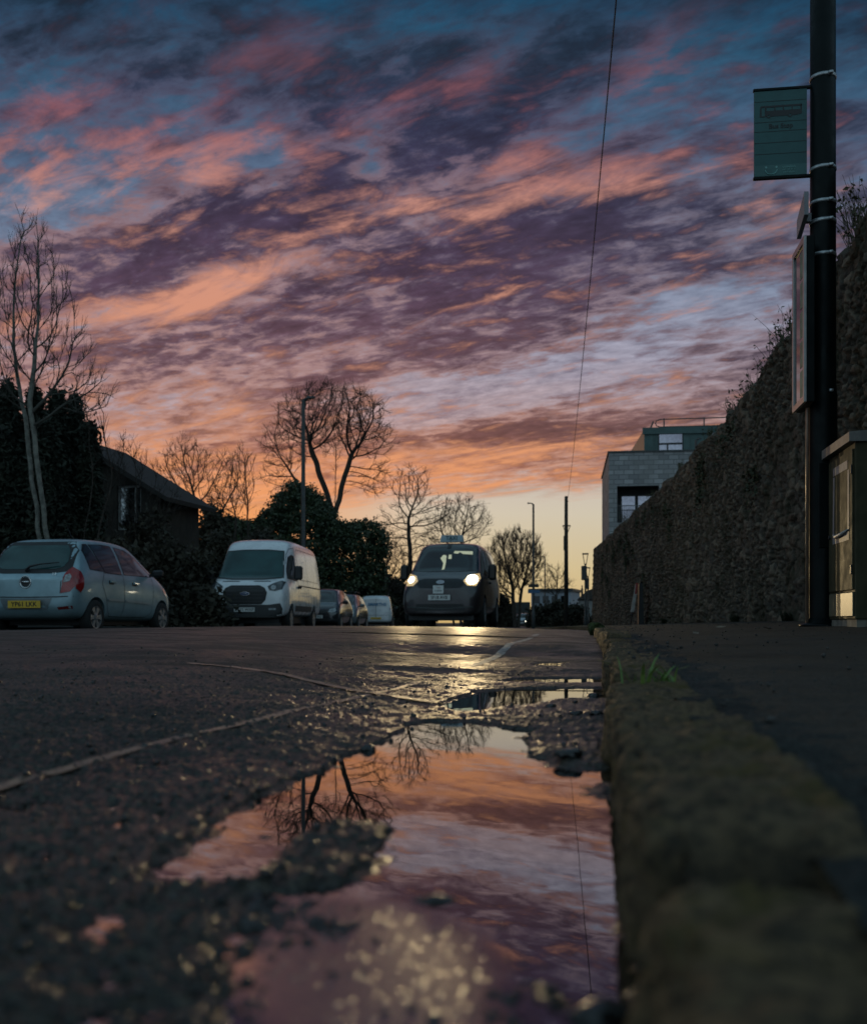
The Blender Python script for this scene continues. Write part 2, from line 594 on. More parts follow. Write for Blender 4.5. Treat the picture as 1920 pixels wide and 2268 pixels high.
worn('line_yellow')
worn('line_white')
M['bark'] = mat('dark_bark', (0.045, 0.034, 0.026), 0.9, var=0.5, vscale=5.0)
M['palebark'] = mat('pale_bark', (0.17, 0.165, 0.14), 0.85, var=0.5, vscale=7.0)
M['twig'] = mat('dark_twigs', (0.030, 0.021, 0.016), 0.9, var=0.4, vscale=3.0)
M['black'] = mat('black_plastic', (0.012, 0.012, 0.013), 0.5, var=0.3)
M['rubber'] = mat('tyre_rubber', (0.014, 0.014, 0.014), 0.8, var=0.3)
M['steel'] = mat('galvanised_steel', (0.45, 0.46, 0.47), 0.42, metal=0.8, var=0.3, vscale=30.0)
M['polepaint'] = mat('black_pole_paint', (0.003, 0.006, 0.006), 0.45, spec=0.14, var=0.4, vscale=4.0, rvar=0.12, bump=0.15, bscale=35.0)
M['lamp_grey'] = mat('lamp_post_grey', (0.05, 0.055, 0.055), 0.55, var=0.3)
M['glass'] = mat('dark_window_glass', (0.010, 0.014, 0.015), 0.05, spec=0.6, var=0.2, vscale=1.5)
M['houseglass'] = mat('house_window_glass', (0.02, 0.022, 0.024), 0.04, spec=1.0, var=0.3, vscale=0.8)
M['chrome'] = mat('chrome', (0.6, 0.6, 0.6), 0.18, metal=1.0, var=0.1)
M['redlens'] = mat('red_lamp_lens', (0.30, 0.012, 0.012), 0.12, var=0.3, coat=0.6)
M['clearlens'] = mat('clear_lamp_lens', (0.35, 0.37, 0.38), 0.10, var=0.5, vscale=18.0, coat=0.6)
M['plate_y'] = mat('yellow_number_plate', (0.62, 0.38, 0.03), 0.45, var=0.1)
M['plate_w'] = mat('white_number_plate', (0.62, 0.62, 0.60), 0.45, var=0.1)
M['ink'] = mat('black_lettering', (0.008, 0.008, 0.009), 0.5, var=0.1)
M['rim'] = mat('silver_wheel_trim', (0.42, 0.43, 0.45), 0.32, metal=0.7, var=0.3, vscale=12.0)
M['tealglass'] = mat('teal_reflection_glass', (0.016, 0.060, 0.060), 0.08, spec=0.6, var=0.35, vscale=1.4)  # teal base colour stands in for the sky reflected in the glass
# ------------------------------------------------------------------ ground heights
def bend(Y):
    """the street turns gently left beyond 18 m"""
    t = np.maximum(np.asarray(Y, dtype=float) - 16.0, 0)
    return -0.066 * t * t / (t + 6.0)


def base_h(Y):
    return np.interp(Y, [-4, 0, 1.6, 2.5, 5, 10, 15, 25, 40, 70, 150, 400],
                     [0.03, 0.0, 0.0, 0.012, 0.045, 0.08, 0.085, 0.045, -0.05, -0.22, -0.40, -0.45])


def camber(X):
    return np.interp(X, [-9.2, -8.0, -6.0, -4.0, -2.0, -1.0, -0.4, 0.0, 0.3], [-0.05, -0.02, 0.05, 0.078, 0.052, 0.026, 0.010, 0.0, 0.0])


def road_h(X, Y):
    x = np.asarray(X, dtype=float) - bend(Y)
    return base_h(Y) + camber(x)


LEFT_KERB = -9.2
KERB_W = 0.15
KERB_H = 0.082


def kerb_x(Y):
    """the kerb line drifts a little to the right before the bend"""
    return np.interp(Y, [-2, 0.3, 1.45, 5, 12, 22, 40], [0.0, 0.014, 0.042, 0.105, 0.115, 0.08, 0.0])


def gz(X, Y):
    """ground height on road, left pavement or right pavement"""
    x = float(X) - float(bend(Y)) - float(kerb_x(Y))
    b = float(base_h(Y))
    if x > 0:
        return b + KERB_H + 0.03 * max(x - KERB_W, 0)
    if x < LEFT_KERB:
        return b + 0.05 + 0.01 * (LEFT_KERB - x)
    return float(road_h(X, Y))


# ------------------------------------------------------------------ puddle outlines on the road, traced as places on the ground
def on_water(pts):
    out = []
    for px, py in pts:
        dep = F * EYE / (py - 1379)
        out.append(at(px, dep))
    return np.array(out)


MAIN = on_water([(905, 1606), (960, 1597), (1060, 1600), (1130, 1614), (1250, 1622), (1375, 1626), (1420, 1700), (1450, 1900), (1470, 2268), (1480, 2600),
                 (1180, 2600), (1165, 2268), (1130, 2150), (1075, 2060), (1000, 2015), (900, 1985), (745, 1975), (760, 1945), (800, 1915), (845, 1870), (845, 1835),
                 (760, 1832), (690, 1850), (620, 1910), (560, 1962), (470, 1968), (300, 1955), (345, 1905), (430, 1862), (480, 1822), (545, 1775), (620, 1738), (720, 1698), (800, 1660), (850, 1640)])
MUD1 = on_water([(1150, 1634), (1210, 1618), (1300, 1622), (1400, 1628), (1420, 1702), (1340, 1706), (1255, 1703), (1215, 1690), (1170, 1665)])
MUD2 = on_water([(1278, 1742), (1330, 1736), (1420, 1738), (1420, 1768), (1340, 1766), (1300, 1756)])
POOLR = on_water([(1310, 1668), (1330, 1648), (1420, 1640), (1420, 1682), (1345, 1684)])
POOL2 = on_water([(970, 1566), (1005, 1547), (1060, 1531), (1120, 1526), (1240, 1524), (1390, 1524), (1390, 1549), (1240, 1550), (1165, 1563), (1085, 1574), (1015, 1581)])
POOL3 = on_water([(1090, 1511), (1140, 1503), (1250, 1502), (1380, 1502), (1380, 1513), (1250, 1514)])
POOL4 = on_water([(1160, 1473), (1210, 1466), (1260, 1466), (1245, 1476)])
SHALLOW = on_water([(540, 1990), (745, 1978), (900, 1988), (1000, 2018), (1075, 2062), (1130, 2152), (1170, 2268), (1180, 2600), (560, 2600), (520, 2200)])
WET_L = on_water([(-300, 1960), (0, 1930), (250, 1965), (470, 1975), (545, 1990), (525, 2200), (560, 2600), (-900, 2600)])


def sdf(P, X, Y):
    """signed distance to a polygon, negative inside"""
    d = np.full(X.shape, 1e9)
    inside = np.zeros(X.shape, dtype=bool)
    n = len(P)
    for i in range(n):
        ax, ay = P[i]
        bx, by = P[(i + 1) % n]
        ex, ey = bx - ax, by - ay
        t = np.clip(((X - ax) * ex + (Y - ay) * ey) / (ex * ex + ey * ey), 0, 1)
        d = np.minimum(d, np.hypot(X - ax - t * ex, Y - ay - t * ey))
        c = ((ay <= Y) & (by > Y)) | ((by <= Y) & (ay > Y))
        with np.errstate(divide='ignore', invalid='ignore'):
            xi = ax + (Y - ay) / (by - ay) * ex
        inside ^= c & (X < xi)
    return np.where(inside, -d, d)


def road_surface(X, Y):
    """fine relief of the near road: patches, aggregate, puddle basins"""
    Z = road_h(X, Y)
    near = smooth(7.0, 3.0, Y) * smooth(-2.6, -1.2, X)
    wob = 0.025 * fbm(X * 9, Y * 9, 3, 3)
    sd = np.minimum(sdf(MAIN, X, Y), 9)
    sd = np.maximum(sd, -sdf(MUD1, X, Y))
    sd = np.maximum(sd, -sdf(MUD2, X, Y))
    sd = np.minimum(sd, sdf(POOLR, X, Y))
    far = np.minimum(np.minimum(sdf(POOL2, X, Y), sdf(POOL3, X, Y)), sdf(POOL4, X, Y) * 0.5)
    sd = np.minimum(sd, far)
    sd = sd + wob * np.clip(Y * 0.6, 0.35, 1.0)
    # ground beside the puddles stands a little over the water, the basins lie under it
    above = 0.003 + 0.002 * near
    Znear = np.maximum(Z * smooth(0.05, 0.9, sd) + (1 - smooth(0.05, 0.9, sd)) * np.minimum(Z, above), above * smooth(0.0, 0.025, sd))
    Zd = np.where(sd < 0, -0.016 * smooth(0, 0.09, -sd), Znear)
    Z = Z + (Zd - Z) * smooth(8.0, 6.0, Y)
    # the shallow gravelly corner just breaks the water
    sh = smooth(0.03, -0.01, sdf(SHALLOW, X, Y) + wob * 0.5 - 0.01)
    Z = Z + (np.minimum(Z, -0.0050 + 0.006 * fbm(X * 7, Y * 7, 2, 77)) - Z) * sh
    wl = smooth(0.03, -0.05, sdf(WET_L, X, Y))
    Z = Z * (1 - wl) + (0.0078 + 0.010 * fbm(X * 18, Y * 18, 3, 79)) * wl
    dry = smooth(-0.02, 0.03, sd) * (1 - 0.15 * wl)
    # coarse worn aggregate beside the puddle, finer further out
    rough = smooth(5.0, 2.0, Y)
    d1, d2, idv = worley(X * 70, Y * 70, 11)
    peb = np.sqrt(np.clip(1 - (d1 / 0.62) ** 2, 0, 1)) * (0.3 + 0.7 * idv)
    e1, e2, ide = worley(X * 150 + 5, Y * 150, 15)
    peb2 = np.sqrt(np.clip(1 - (e1 / 0.62) ** 2, 0, 1)) * ide
    agg = (peb * 0.0062 + peb2 * 0.0028 - 0.002) * rough * (0.35 + 0.65 * np.maximum(smooth(2.0, 0.7, Y), smooth(0.06, 0.30, sd)))
    lump = fbm(X * 16, Y * 16, 4, 21, 0.6) * 0.008 * rough * (0.3 + 0.7 * smooth(2.3, 1.9, Y)) + fbm(X * 3.1, Y * 2.3, 3, 31) * 0.008 * smooth(-0.02, 0.25, sd) * smooth(9, 3, Y)
    amp = (0.22 + 0.78 * dry) * (1 - 0.6 * sh)
    Z = Z + agg * amp + lump * amp * (1 - 0.55 * sh)
    # smooth old patches of resurfacing further away with a small step at their edges
    Z = Z - 0.006 * smooth(0.0, 0.08, Y - 7.4 - 0.25 * X - 0.3 * fbm(X * 1.2, Y, 2, 41)) * smooth(0.0, 1.5, 10.5 + 0.3 * X - Y) * smooth(-5.5, -5.3, X) * smooth(-0.2, -0.5, X)
    tex = fbm(X * 40, Y * 40, 2, 51) * 0.004 * smooth(16, 6, Y)
    return Z + tex


def fan_grid(ys, x_of):
    """rows of constant Y with X positions given per row"""
    Xs = np.stack([x_of(y) for y in ys])
    Ys = np.repeat(np.array(ys)[:, None], Xs.shape[1], axis=1)
    return Xs, Ys


def build_ground():
    # near road, finely modelled
    ny, nx = 760, 620
    ys = 0.12 * (9.0 / 0.12) ** np.linspace(0, 1, ny)
    s = np.linspace(0, 1, nx) ** 1.25

    def xo(y):
        left = -(0.75 + y * 0.62)
        r_ = 0.012 + float(kerb_x(y))
        return r_ + (left - r_) * s
    X, Y = fan_grid(ys, xo)
    Z = road_surface(X, Y)
    wet = (0.30 + 0.70 * smooth(1.7, 0.9, Y)) * smooth(0.55, 0.0, np.minimum(np.minimum(sdf(MAIN, X, Y), sdf(POOL2, X, Y)), sdf(WET_L, X, Y)) + 0.12 * fbm(X * 5, Y * 5, 3, 95))
    o = quads_np('road', np.stack([X, Y, Z], -1).reshape(-1, 3), grid_faces(ny, nx)[:, ::-1], M['asphalt'], smooth_=True, attr={'wet': wet})
    tag(o, 'dark wet asphalt of the near gutter and lane', kind='structure')
    # the rest of the road: beside and beyond
    ys2 = np.concatenate([np.linspace(-6, 0.12, 24), 0.12 * (9.0 / 0.12) ** np.linspace(0, 1, 90)[1:]])
    t = np.linspace(0, 1, 70)

    def xo2(y):
        left = -(0.75 + max(y, 0.12) * 0.62) + 0.03
        return left + (LEFT_KERB - 0.3 - left) * t
    X2, Y2 = fan_grid(ys2, xo2)
    Z2 = road_h(X2, Y2) + fbm(X2 * 3, Y2 * 3, 3, 61) * 0.006 - 0.004
    ys3 = np.concatenate([np.linspace(8.95, 30, 160), np.linspace(30.5, 70, 60), np.linspace(74, 420, 60)])
    X3, Y3 = fan_grid(ys3, lambda y: float(bend(y)) + np.linspace(0.01 + float(kerb_x(y)), LEFT_KERB - 0.3, 110))
    Z3 = road_h(X3, Y3) + fbm(X3 * 2.2, Y3 * 1.2, 3, 65) * 0.010 * smooth(40, 10, Y3)
    ys4 = np.linspace(-6, 0.125, 20)
    X4, Y4 = fan_grid(ys4, lambda y: np.linspace(0.01, -0.76, 12))
    Z4 = road_h(X4, Y4) - 0.012
    V, Q = [], []
    n = 0
    for a, b, c in ((X2, Y2, Z2), (X3, Y3, Z3), (X4, Y4, Z4)):
        V.append(np.stack([a, b, c], -1).reshape(-1, 3))
        Q.append(grid_faces(*a.shape)[:, ::-1] + n)
        n += a.size
    o2 = quads_np('road', np.concatenate(V), np.concatenate(Q), M['asphalt'], smooth_=True)
    tag(o2, 'dark asphalt of the far lane and the street beyond', kind='structure')
    # water
    wm = bpy.data.materials.new('puddle_water')
    wm.use_nodes = True
    g = NG(wm.node_tree)
    p = g.n['Principled BSDF']
    p.inputs['Base Color'].default_value = (0.9, 0.85, 0.78, 1)
    p.inputs['IOR'].default_value = 3.4
    p.inputs['Transmission Weight'].default_value = 1.0
    tc = g.node('ShaderNodeTexCoord').outputs['Object']
    rp = g.node('ShaderNodeAttribute', attribute_name='ripple').outputs['Fac']
    g.put(p.inputs['Roughness'], g.m('MULTIPLY', rp, 0.23))
    b = g.node('ShaderNodeBump')
    b.inputs['Strength'].default_value = 0.05
    b.inputs['Distance'].default_value = 0.002
    g.put(b.inputs['Height'], g.noise(tc, 9.0, 2, 0.5))
    b2 = g.node('ShaderNodeBump')
    b2.inputs['Distance'].default_value = 0.00046
    g.put(b2.inputs['Strength'], rp)
    vo = g.node('ShaderNodeTexVoronoi', feature='F1', voronoi_dimensions='2D')
    g.put(vo.inputs['Vector'], tc)
    vo.inputs['Scale'].default_value = 165.0
    sc_ = g.node('ShaderNodeSeparateXYZ')
    g.put(sc_.inputs[0], vo.outputs['Color'])
    on = g.m('MULTIPLY', g.sstep(sc_.outputs[0], 0.74, 1.0), 1.9)
    g.put(b2.inputs['Height'], g.m('MULTIPLY', g.sstep(vo.outputs['Distance'], 0.52, 0.0), on))
    g.put(b2.inputs['Normal'], b.outputs[0])
    g.put(p.inputs['Normal'], b2.outputs[0])
    for P, lab in ((np.array([(-1.25, 0.16), (0.10, 0.16), (0.10, 2.42), (-1.25, 2.42)]), 'large still puddle along the kerb mirroring the sunset sky'),
                   (np.array([(-1.2, 2.46), (0.12, 2.46), (0.12, 3.2), (-1.2, 3.2)]), 'second smaller puddle beyond the muddy bar'),
                   (np.array([(-0.9, 3.25), (0.14, 3.25), (0.14, 6.5), (-0.9, 6.5)]), 'thin far puddle in the gutter')):
        nx_, ny_ = (240, 380) if P[2][1] < 2.43 else (12, 12)
        xs = np.linspace(P[0][0], P[1][0], nx_)
        yy = np.linspace(P[0][1], P[2][1], ny_)
        XX, YY = np.meshgrid(xs, yy)
        ww = quads_np('puddle_water', np.stack([XX, YY, np.zeros_like(XX)], -1).reshape(-1, 3), grid_faces(ny_, nx_), wm, smooth_=True,
                      attr={'ripple': smooth(0.015, -0.05, sdf(SHALLOW, XX, YY) + 0.02 * fbm(XX * 12, YY * 12, 2, 97))})
        tag(ww, lab, kind='structure')
    # land reaching the horizon
    land = MB()
    land.add([(-900, -60, -0.55), (900, -60, -0.55), (900, 3000, -0.55), (-900, 3000, -0.55)], [(0, 1, 2, 3)])
    tag(land.build('ground', mat('rough_ground', (0.03, 0.032, 0.022), 0.9, var=0.5, vscale=0.2)), kind='structure')


def build_kerb_and_pavement():
    # kerb stones along the gutter: face, worn round edge, top; joints every 0.85 m or so
    ys = np.concatenate([np.linspace(-1.5, 0.15, 30), 0.15 * (9.0 / 0.15) ** np.linspace(0, 1, 620)[1:], np.linspace(9.05, 40, 260), np.linspace(41, 120, 60)])
    prof = [(0.004, -0.05), (0.002, -0.02)] + [(0.0, z) for z in np.linspace(-0.005, KERB_H - 0.028, 12)] + \
           [(0.028 - 0.028 * math.cos(a), KERB_H - 0.028 + 0.028 * math.sin(a)) for a in np.linspace(0.15, math.pi / 2, 9)] + \
           [(x, KERB_H) for x in np.linspace(0.036, KERB_W, 24)] + [(KERB_W + 0.004, KERB_H - 0.05)]
    prof = np.array(prof)
    npf = len(prof)
    Yg = np.repeat(ys[:, None], npf, axis=1)
    A = np.repeat(prof[None, :, 0], len(ys), axis=0)
    B = np.repeat(prof[None, :, 1], len(ys), axis=0)
    joints = np.array([-0.9, -0.2, 0.60, 1.42, 2.25, 3.15, 4.0, 4.85, 5.7, 6.6, 7.45, 8.3, 9.2] + list(np.arange(10.1, 110, 0.9)))
    jd = np.min(np.abs(Yg[..., None] - joints[None, None, :]), axis=2)
    stone = np.searchsorted(joints, Yg[:, 0])
    rs = np.random.default_rng(3)
    dz = rs.normal(0, 0.007, 200)[stone][:, None]
    lift = {2: -0.006, 3: 0.012, 4: 0.000, 5: 0.008, 6: -0.002}      # the nearest stones have settled unevenly
    for k_, v_ in lift.items():
        dz[stone == k_] = v_
    dx = rs.normal(0, 0.008, 200)[stone][:, None]
    s_ = Yg * 1.0
    arc = A + B
    n1 = fbm(s_ * 14, arc * 16 + 3, 4, 71, 0.6)
    n2 = fbm(s_ * 60, arc * 60, 3, 73, 0.6)
    d1, d2, idv = worley(s_ * 9, arc * 20, 75)
    chip = smooth(0.10, 0.0, d2 - d1)
    n3 = fbm(s_ * 3.2, arc * 6 + 11, 2, 79)
    disp = n1 * 0.012 + n2 * 0.006 - chip * 0.006 + n3 * 0.012
    wide = np.where(Yg < 2.0, 0.030, 0.024)
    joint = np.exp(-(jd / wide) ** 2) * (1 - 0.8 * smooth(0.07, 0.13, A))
    disp = disp - joint * (0.045 + 0.014 * n1) - 0.010 * np.exp(-(jd / (2.4 * wide)) ** 2)
    topw = smooth(0.0, 0.05, A)
    Xk = A + dx * (1 - topw) + np.where(A < 0.03, -disp * (1 - topw) * 0.9 + 0.004, 0) + bend(Yg) + kerb_x(Yg)
    back = smooth(KERB_W - 0.05, KERB_W, A)
    Xk = Xk + back * (0.02 * fbm(s_ * 5, s_ * 0 + 2, 3, 77))
    Zk = base_h(Yg) + B + (dz + disp * 0.8) * smooth(0.02, 0.06, B)
    V = np.stack([Xk, Yg, Zk], -1).reshape(-1, 3)
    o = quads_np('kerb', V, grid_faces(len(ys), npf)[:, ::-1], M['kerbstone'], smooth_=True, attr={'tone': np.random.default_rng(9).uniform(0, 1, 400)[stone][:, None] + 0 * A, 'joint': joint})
    tag(o, 'row of worn mossy kerb stones beside the puddle', kind='structure')
    # pavement
    ys = np.concatenate([np.linspace(-1.5, 0.2, 16), 0.2 * (10.0 / 0.2) ** np.linspace(0, 1, 330)[1:], np.linspace(10.2, 40, 140), np.linspace(41, 120, 50)])
    X, Y = fan_grid(ys, lambda y: float(bend(y)) + float(kerb_x(y)) + KERB_W - 0.045 + (3.2 - KERB_W) * np.linspace(0, 1, 190) ** 1.4)
    xr = X - bend(Y) - kerb_x(Y)
    Z = base_h(Y) + KERB_H - 0.004 + 0.03 * (xr - KERB_W) + fbm(X * 4, Y * 4, 4, 81) * 0.005 + fbm(X * 55, Y * 55, 2, 83) * 0.0018 * smooth(8, 2, Y)
    edge = smooth(0.14, 0.0, xr - KERB_W)
    Z = Z + edge * (fbm(X * 22, Y * 22, 3, 85) * 0.012 + 0.001)
    o = quads_np('pavement', np.stack([X, Y, Z], -1).reshape(-1, 3), grid_faces(len(ys), 190), M['pave_asphalt'], smooth_=True)
    tag(o, 'grey asphalt pavement between the kerb and the stone wall', kind='structure')
    # pavement across the road
    ys = np.concatenate([np.linspace(-6, 30, 60), np.linspace(31, 420, 90)])
    X, Y = fan_grid(ys, lambda y: float(bend(y)) + np.array([LEFT_KERB, LEFT_KERB, LEFT_KERB - 0.15, LEFT_KERB - 1.0, LEFT_KERB - 2.2, LEFT_KERB - 30, LEFT_KERB - 200]))
    Z = np.repeat(base_h(ys)[:, None], 7, axis=1) + np.array([-0.08, 0.05, 0.052, 0.06, 0.08, 0.10, -0.1])[None, :]
    o = quads_np('pavement', np.stack([X, Y, Z], -1).reshape(-1, 3), grid_faces(len(ys), 7)[:, ::-1], M['pave_asphalt'])
    tag(o, 'pavement and gardens on the far side of the road', kind='structure')


def marking(name, pts, w, m, label, kind='structure', lift=0.0015, seed=0, ragged=0.008, surf=True):
    """painted line along pts (X, Y) lying on the road"""
    P = [np.array(p, dtype=float) for p in pts]
    seg = [np.linalg.norm(P[i + 1] - P[i]) for i in range(len(P) - 1)]
    L = sum(seg)
    n = max(8, int(L / 0.035))
    C = []
    for t in np.linspace(0, L, n):
        i = 0
        while i < len(seg) - 1 and t > seg[i]:
            t -= seg[i]
            i += 1
        C.append(P[i] + (P[i + 1] - P[i]) * min(t / seg[i], 1.0))
    C = np.array(C)
    T = np.gradient(C, axis=0)
    T /= np.linalg.norm(T, axis=1)[:, None]
    N = np.stack([-T[:, 1], T[:, 0]], -1)
    s = np.linspace(0, L, n)
    cols = 7
    rag = [ragged * fbm(s * 12, s * 0 + 3 * k, 3, 90 + seed + k) for k in (0, 1)]
    k = np.linspace(-0.5, 0.5, cols)
    off = k[None, :] * w + np.where(k < 0, rag[0][:, None] * (-2 * k), rag[1][:, None] * (2 * k))
    X = C[:, 0][:, None] + N[:, 0][:, None] * off
    Y = C[:, 1][:, None] + N[:, 1][:, None] * off
    Z = (road_surface(X, Y) if surf else road_h(X, Y)) + lift
    if surf:   # paint fills the pits of the aggregate
        k5 = np.ones(9) / 9
        Zs = np.stack([np.convolve(np.pad(Z[:, j], 4, mode='edge'), k5, mode='valid') for j in range(cols)], 1)
        Z = np.maximum(Z - 0.001, Zs)
    o = quads_np(name, np.stack([X, Y, Z], -1).reshape(-1, 3), grid_faces(n, cols), m, smooth_=True)
    return tag(o, label, kind=kind)


def on_road(px, py):
    """where the ray through a photo point meets the road"""
    dep = F * 0.2 / max(py - 1379, 4)
    for _ in range(40):
        X, Y = at(px, dep)
        z = float(road_h(X, Y))
        dep = 0.5 * dep + 0.5 * F * (EYE - z) / max(py - 1379, 4)
    return at(px, dep)


def build_markings():
    ln = [on_road(*q) for q in ((-120, 1757), (60, 1710), (300, 1650), (545, 1590), (760, 1535), (945, 1490))]
    marking('road_marking', ln, 0.024, M['line_yellow'], 'worn yellow line beside the gutter running away up the road')
    ln = [on_road(*q) for q in ((420, 1470), (520, 1479), (620, 1490), (740, 1506), (860, 1524), (970, 1543))]
    marking('road_marking', ln, 0.044, M['line_yellow'], 'worn yellow cross line meeting the long line', seed=7, lift=0.003)
    ln = [on_road(*q) for q in ((1038, 1456), (1080, 1440), (1130, 1425), (1170, 1414), (1196, 1403))]
    marking('road_marking', ln, 0.05, M['line_white'], 'pale line further up the road beside the gutter', seed=13)
    ln = [(-4.45, y) for y in np.linspace(11.0, 12.6, 6)]
    marking('road_marking', ln, 0.11, M['line_white'], 'white dash on the crown of the road', seed=17)
    ln = [(-2.1, y) for y in np.linspace(15.5, 17.0, 6)]
    marking('road_marking', ln, 0.11, M['line_white'], 'white dash on the road in front of the taxi', seed=19)
    ln = [on_road(*q) for q in ((-40, 1400), (80, 1398), (200, 1396))]
    marking('road_marking', ln, 0.10, M['line_white'], 'pale bay line in front of the silver hatchback', seed=23, surf=False)


def rock_mesh(rad, seed, sub=3, flat=0.6):
    bm = bmesh.new()
    bmesh.ops.create_icosphere(bm, subdivisions=sub, radius=1.0)
    co = np.array([v.co[:] for v in bm.verts])
    n = fbm(co[:, 0] * 1.6 + seed, co[:, 1] * 1.6 + co[:, 2] * 1.3, 4, seed) * 0.55
    co = co * (1 + n)[:, None] * rad
    co[:, 2] *= flat
    fs = [tuple(v.index for v in f.verts) for f in bm.faces]
    bm.free()
    return co, fs


def build_stones():
    spots = [(965, 1992, 0.012, 'dark wet stone standing alone in the middle of the puddle', 1.3),
             (1257, 1690, 0.014, 'dark stone at the tip of the muddy bar', 1.2),
             (1217, 1572, 0.012, 'small stone on the bar beside the second puddle', 1.0),
             (1275, 1589, 0.012, 'small flat stone on the bar near the kerb', 1.0),
             (1320, 1590, 0.012, 'stone on the bar touching the kerb', 1.0),
             (815, 1662, 0.012, 'small stone on the left shore of the puddle', 1.0),
             (600, 1855, 0.012, 'small stone in the shallow left arm of the puddle', 1.0),
             (545, 1860, 0.010, 'tiny stone beside another in the left arm of the puddle', 1.0),
             (1330, 2250, 0.013, 'stone at the foot of the nearest kerb stone', 1.2),
             (1318, 1541, 0.020, 'crumpled pale stone in the second puddle by the kerb', 1.0),
             (1195, 1543, 0.010, 'small stone standing in the second puddle', 0.9)]
    for i, (px, py, r, lab, sx) in enumerate(spots):
        dep = F * EYE / (py - 1379)
        X, Y = at(px, dep)
        co, fs = rock_mesh(r, 100 + i, 3, 0.6)
        co[:, 0] *= sx * 1.15
        o = mesh_obj('stone', co, fs, M['wetstone'], smooth_=True)
        z = max(float(road_surface(np.array([X]), np.array([Y]))[0]), -0.008)
        o.location = (X, Y, z + r * 0.18)
        tag(o, lab, 'stone', 'stones lying in and around the puddle')
    # loose wet grit in the gutter and grit on the pavement: nobody could count it
    rs = np.random.default_rng(11)
    base, fs = rock_mesh(1.0, 5, 1, 0.75)
    fs = np.array(fs)
    def scatter(name, pts, rad, zf, m, label):
        V, Q = [], []
        for i, ((x, y), r) in enumerate(zip(pts, rad)):
            a = rs.uniform(0, 6.28)
            c, s_ = math.cos(a), math.sin(a)
            b = base * r * rs.uniform(0.7, 1.3, 3)
            V.append(np.stack([b[:, 0] * c - b[:, 1] * s_ + x, b[:, 0] * s_ + b[:, 1] * c + y, b[:, 2] + zf[i] + r * 0.25], -1))
            Q.append(fs + i * len(base))
        o = quads_np(name, np.concatenate(V), np.concatenate(Q), m, smooth_=True)
        tag(o, label, kind='stuff')
    pts, rad = [], []
    while len(pts) < 3600:
        px, py = rs.uniform(-150, 1370), 1395 + 1000 * rs.uniform(0, 1) ** 1.6
        dep = F * EYE / (py - 1379)
        if dep > 5:
            continue
        x, y = at(px, dep)
        if x > -0.01:
            continue
        pts.append((x, y))
        rad.append(0.0016 + 0.0045 * rs.uniform(0, 1) ** 3 * min(1, 0.35 + dep * 0.5))
    lo, hi = SHALLOW.min(0), SHALLOW.max(0)
    cand = rs.uniform(lo, hi, (24000, 2))
    cand = cand[sdf(SHALLOW, cand[:, 0], cand[:, 1]) < -0.003][:5200]
    pts += [tuple(c) for c in cand]
    rad += list(0.0014 + 0.0042 * rs.uniform(0, 1, len(cand)) ** 2.5)
    pa = np.array(pts)
    z = road_surface(pa[:, 0], pa[:, 1])
    keep = (z > -0.007) & (rs.uniform(0, 1, len(z)) < np.where(z < 0.0, 0.55, 0.9))
    scatter('gravel', pa[keep], np.array(rad)[keep], z[keep], M['wetstone'], 'loose wet grit in the gutter')
    pts, rad = [], []
    for _ in range(700):
        y = 0.5 + 12 * rs.uniform(0, 1) ** 1.4
        x = KERB_W + rs.uniform(0, 1) ** 1.5 * 2.1
        pts.append((x, y))
        rad.append(0.002 + 0.006 * rs.uniform(0, 1) ** 3)
    pa = np.array(pts)
    zz = np.array([gz(a, b) for a, b in pts])
    scatter('gravel', pa, np.array(rad), zz, mat('dry_grit', (0.06, 0.055, 0.05), 0.8, var=0.6, vscale=30.0), 'loose dry grit on the pavement')


build_ground()
build_kerb_and_pavement()
build_markings()
build_stones()
# ------------------------------------------------------------------ text and flat marks
def text_obj(name, s, size, mat_, parent, loc, rot, ext=0.0015, align='CENTER', bold=0.0):
    cu = bpy.data.curves.new(name + '_curve', 'FONT')
    cu.body = s
    cu.size = size
    cu.align_x = align
    cu.align_y = 'CENTER'
    cu.extrude = ext
    cu.offset = bold
    cu.resolution_u = 3
    t = bpy.data.objects.new('tmp_text', cu)
    COL.objects.link(t)
    bpy.context.view_layer.update()
    me = bpy.data.meshes.new_from_object(t.evaluated_get(bpy.context.evaluated_depsgraph_get()))
    bpy.data.objects.remove(t)
    bpy.data.curves.remove(cu)
    me.name = name
    me.materials.clear()
    me.materials.append(mat_)
    o = bpy.data.objects.new(name, me)
    o.location = loc
    o.rotation_euler = rot
    return link(o, parent)


# ------------------------------------------------------------------ stone wall along the pavement
WALL_X = 2.5


def wall_x(Y):
    Y = np.asarray(Y, dtype=float)
    return WALL_X + bend(Y)


def wall_top(Y):
    Y = np.asarray(Y, dtype=float)
    return 3.72 + 0.10 * vnoise(Y * 0.9, Y * 0, 301) + 0.10 * vnoise(Y * 3.3, Y * 0, 302) + 0.08 * np.clip((14 - Y) / 8, 0, 1)


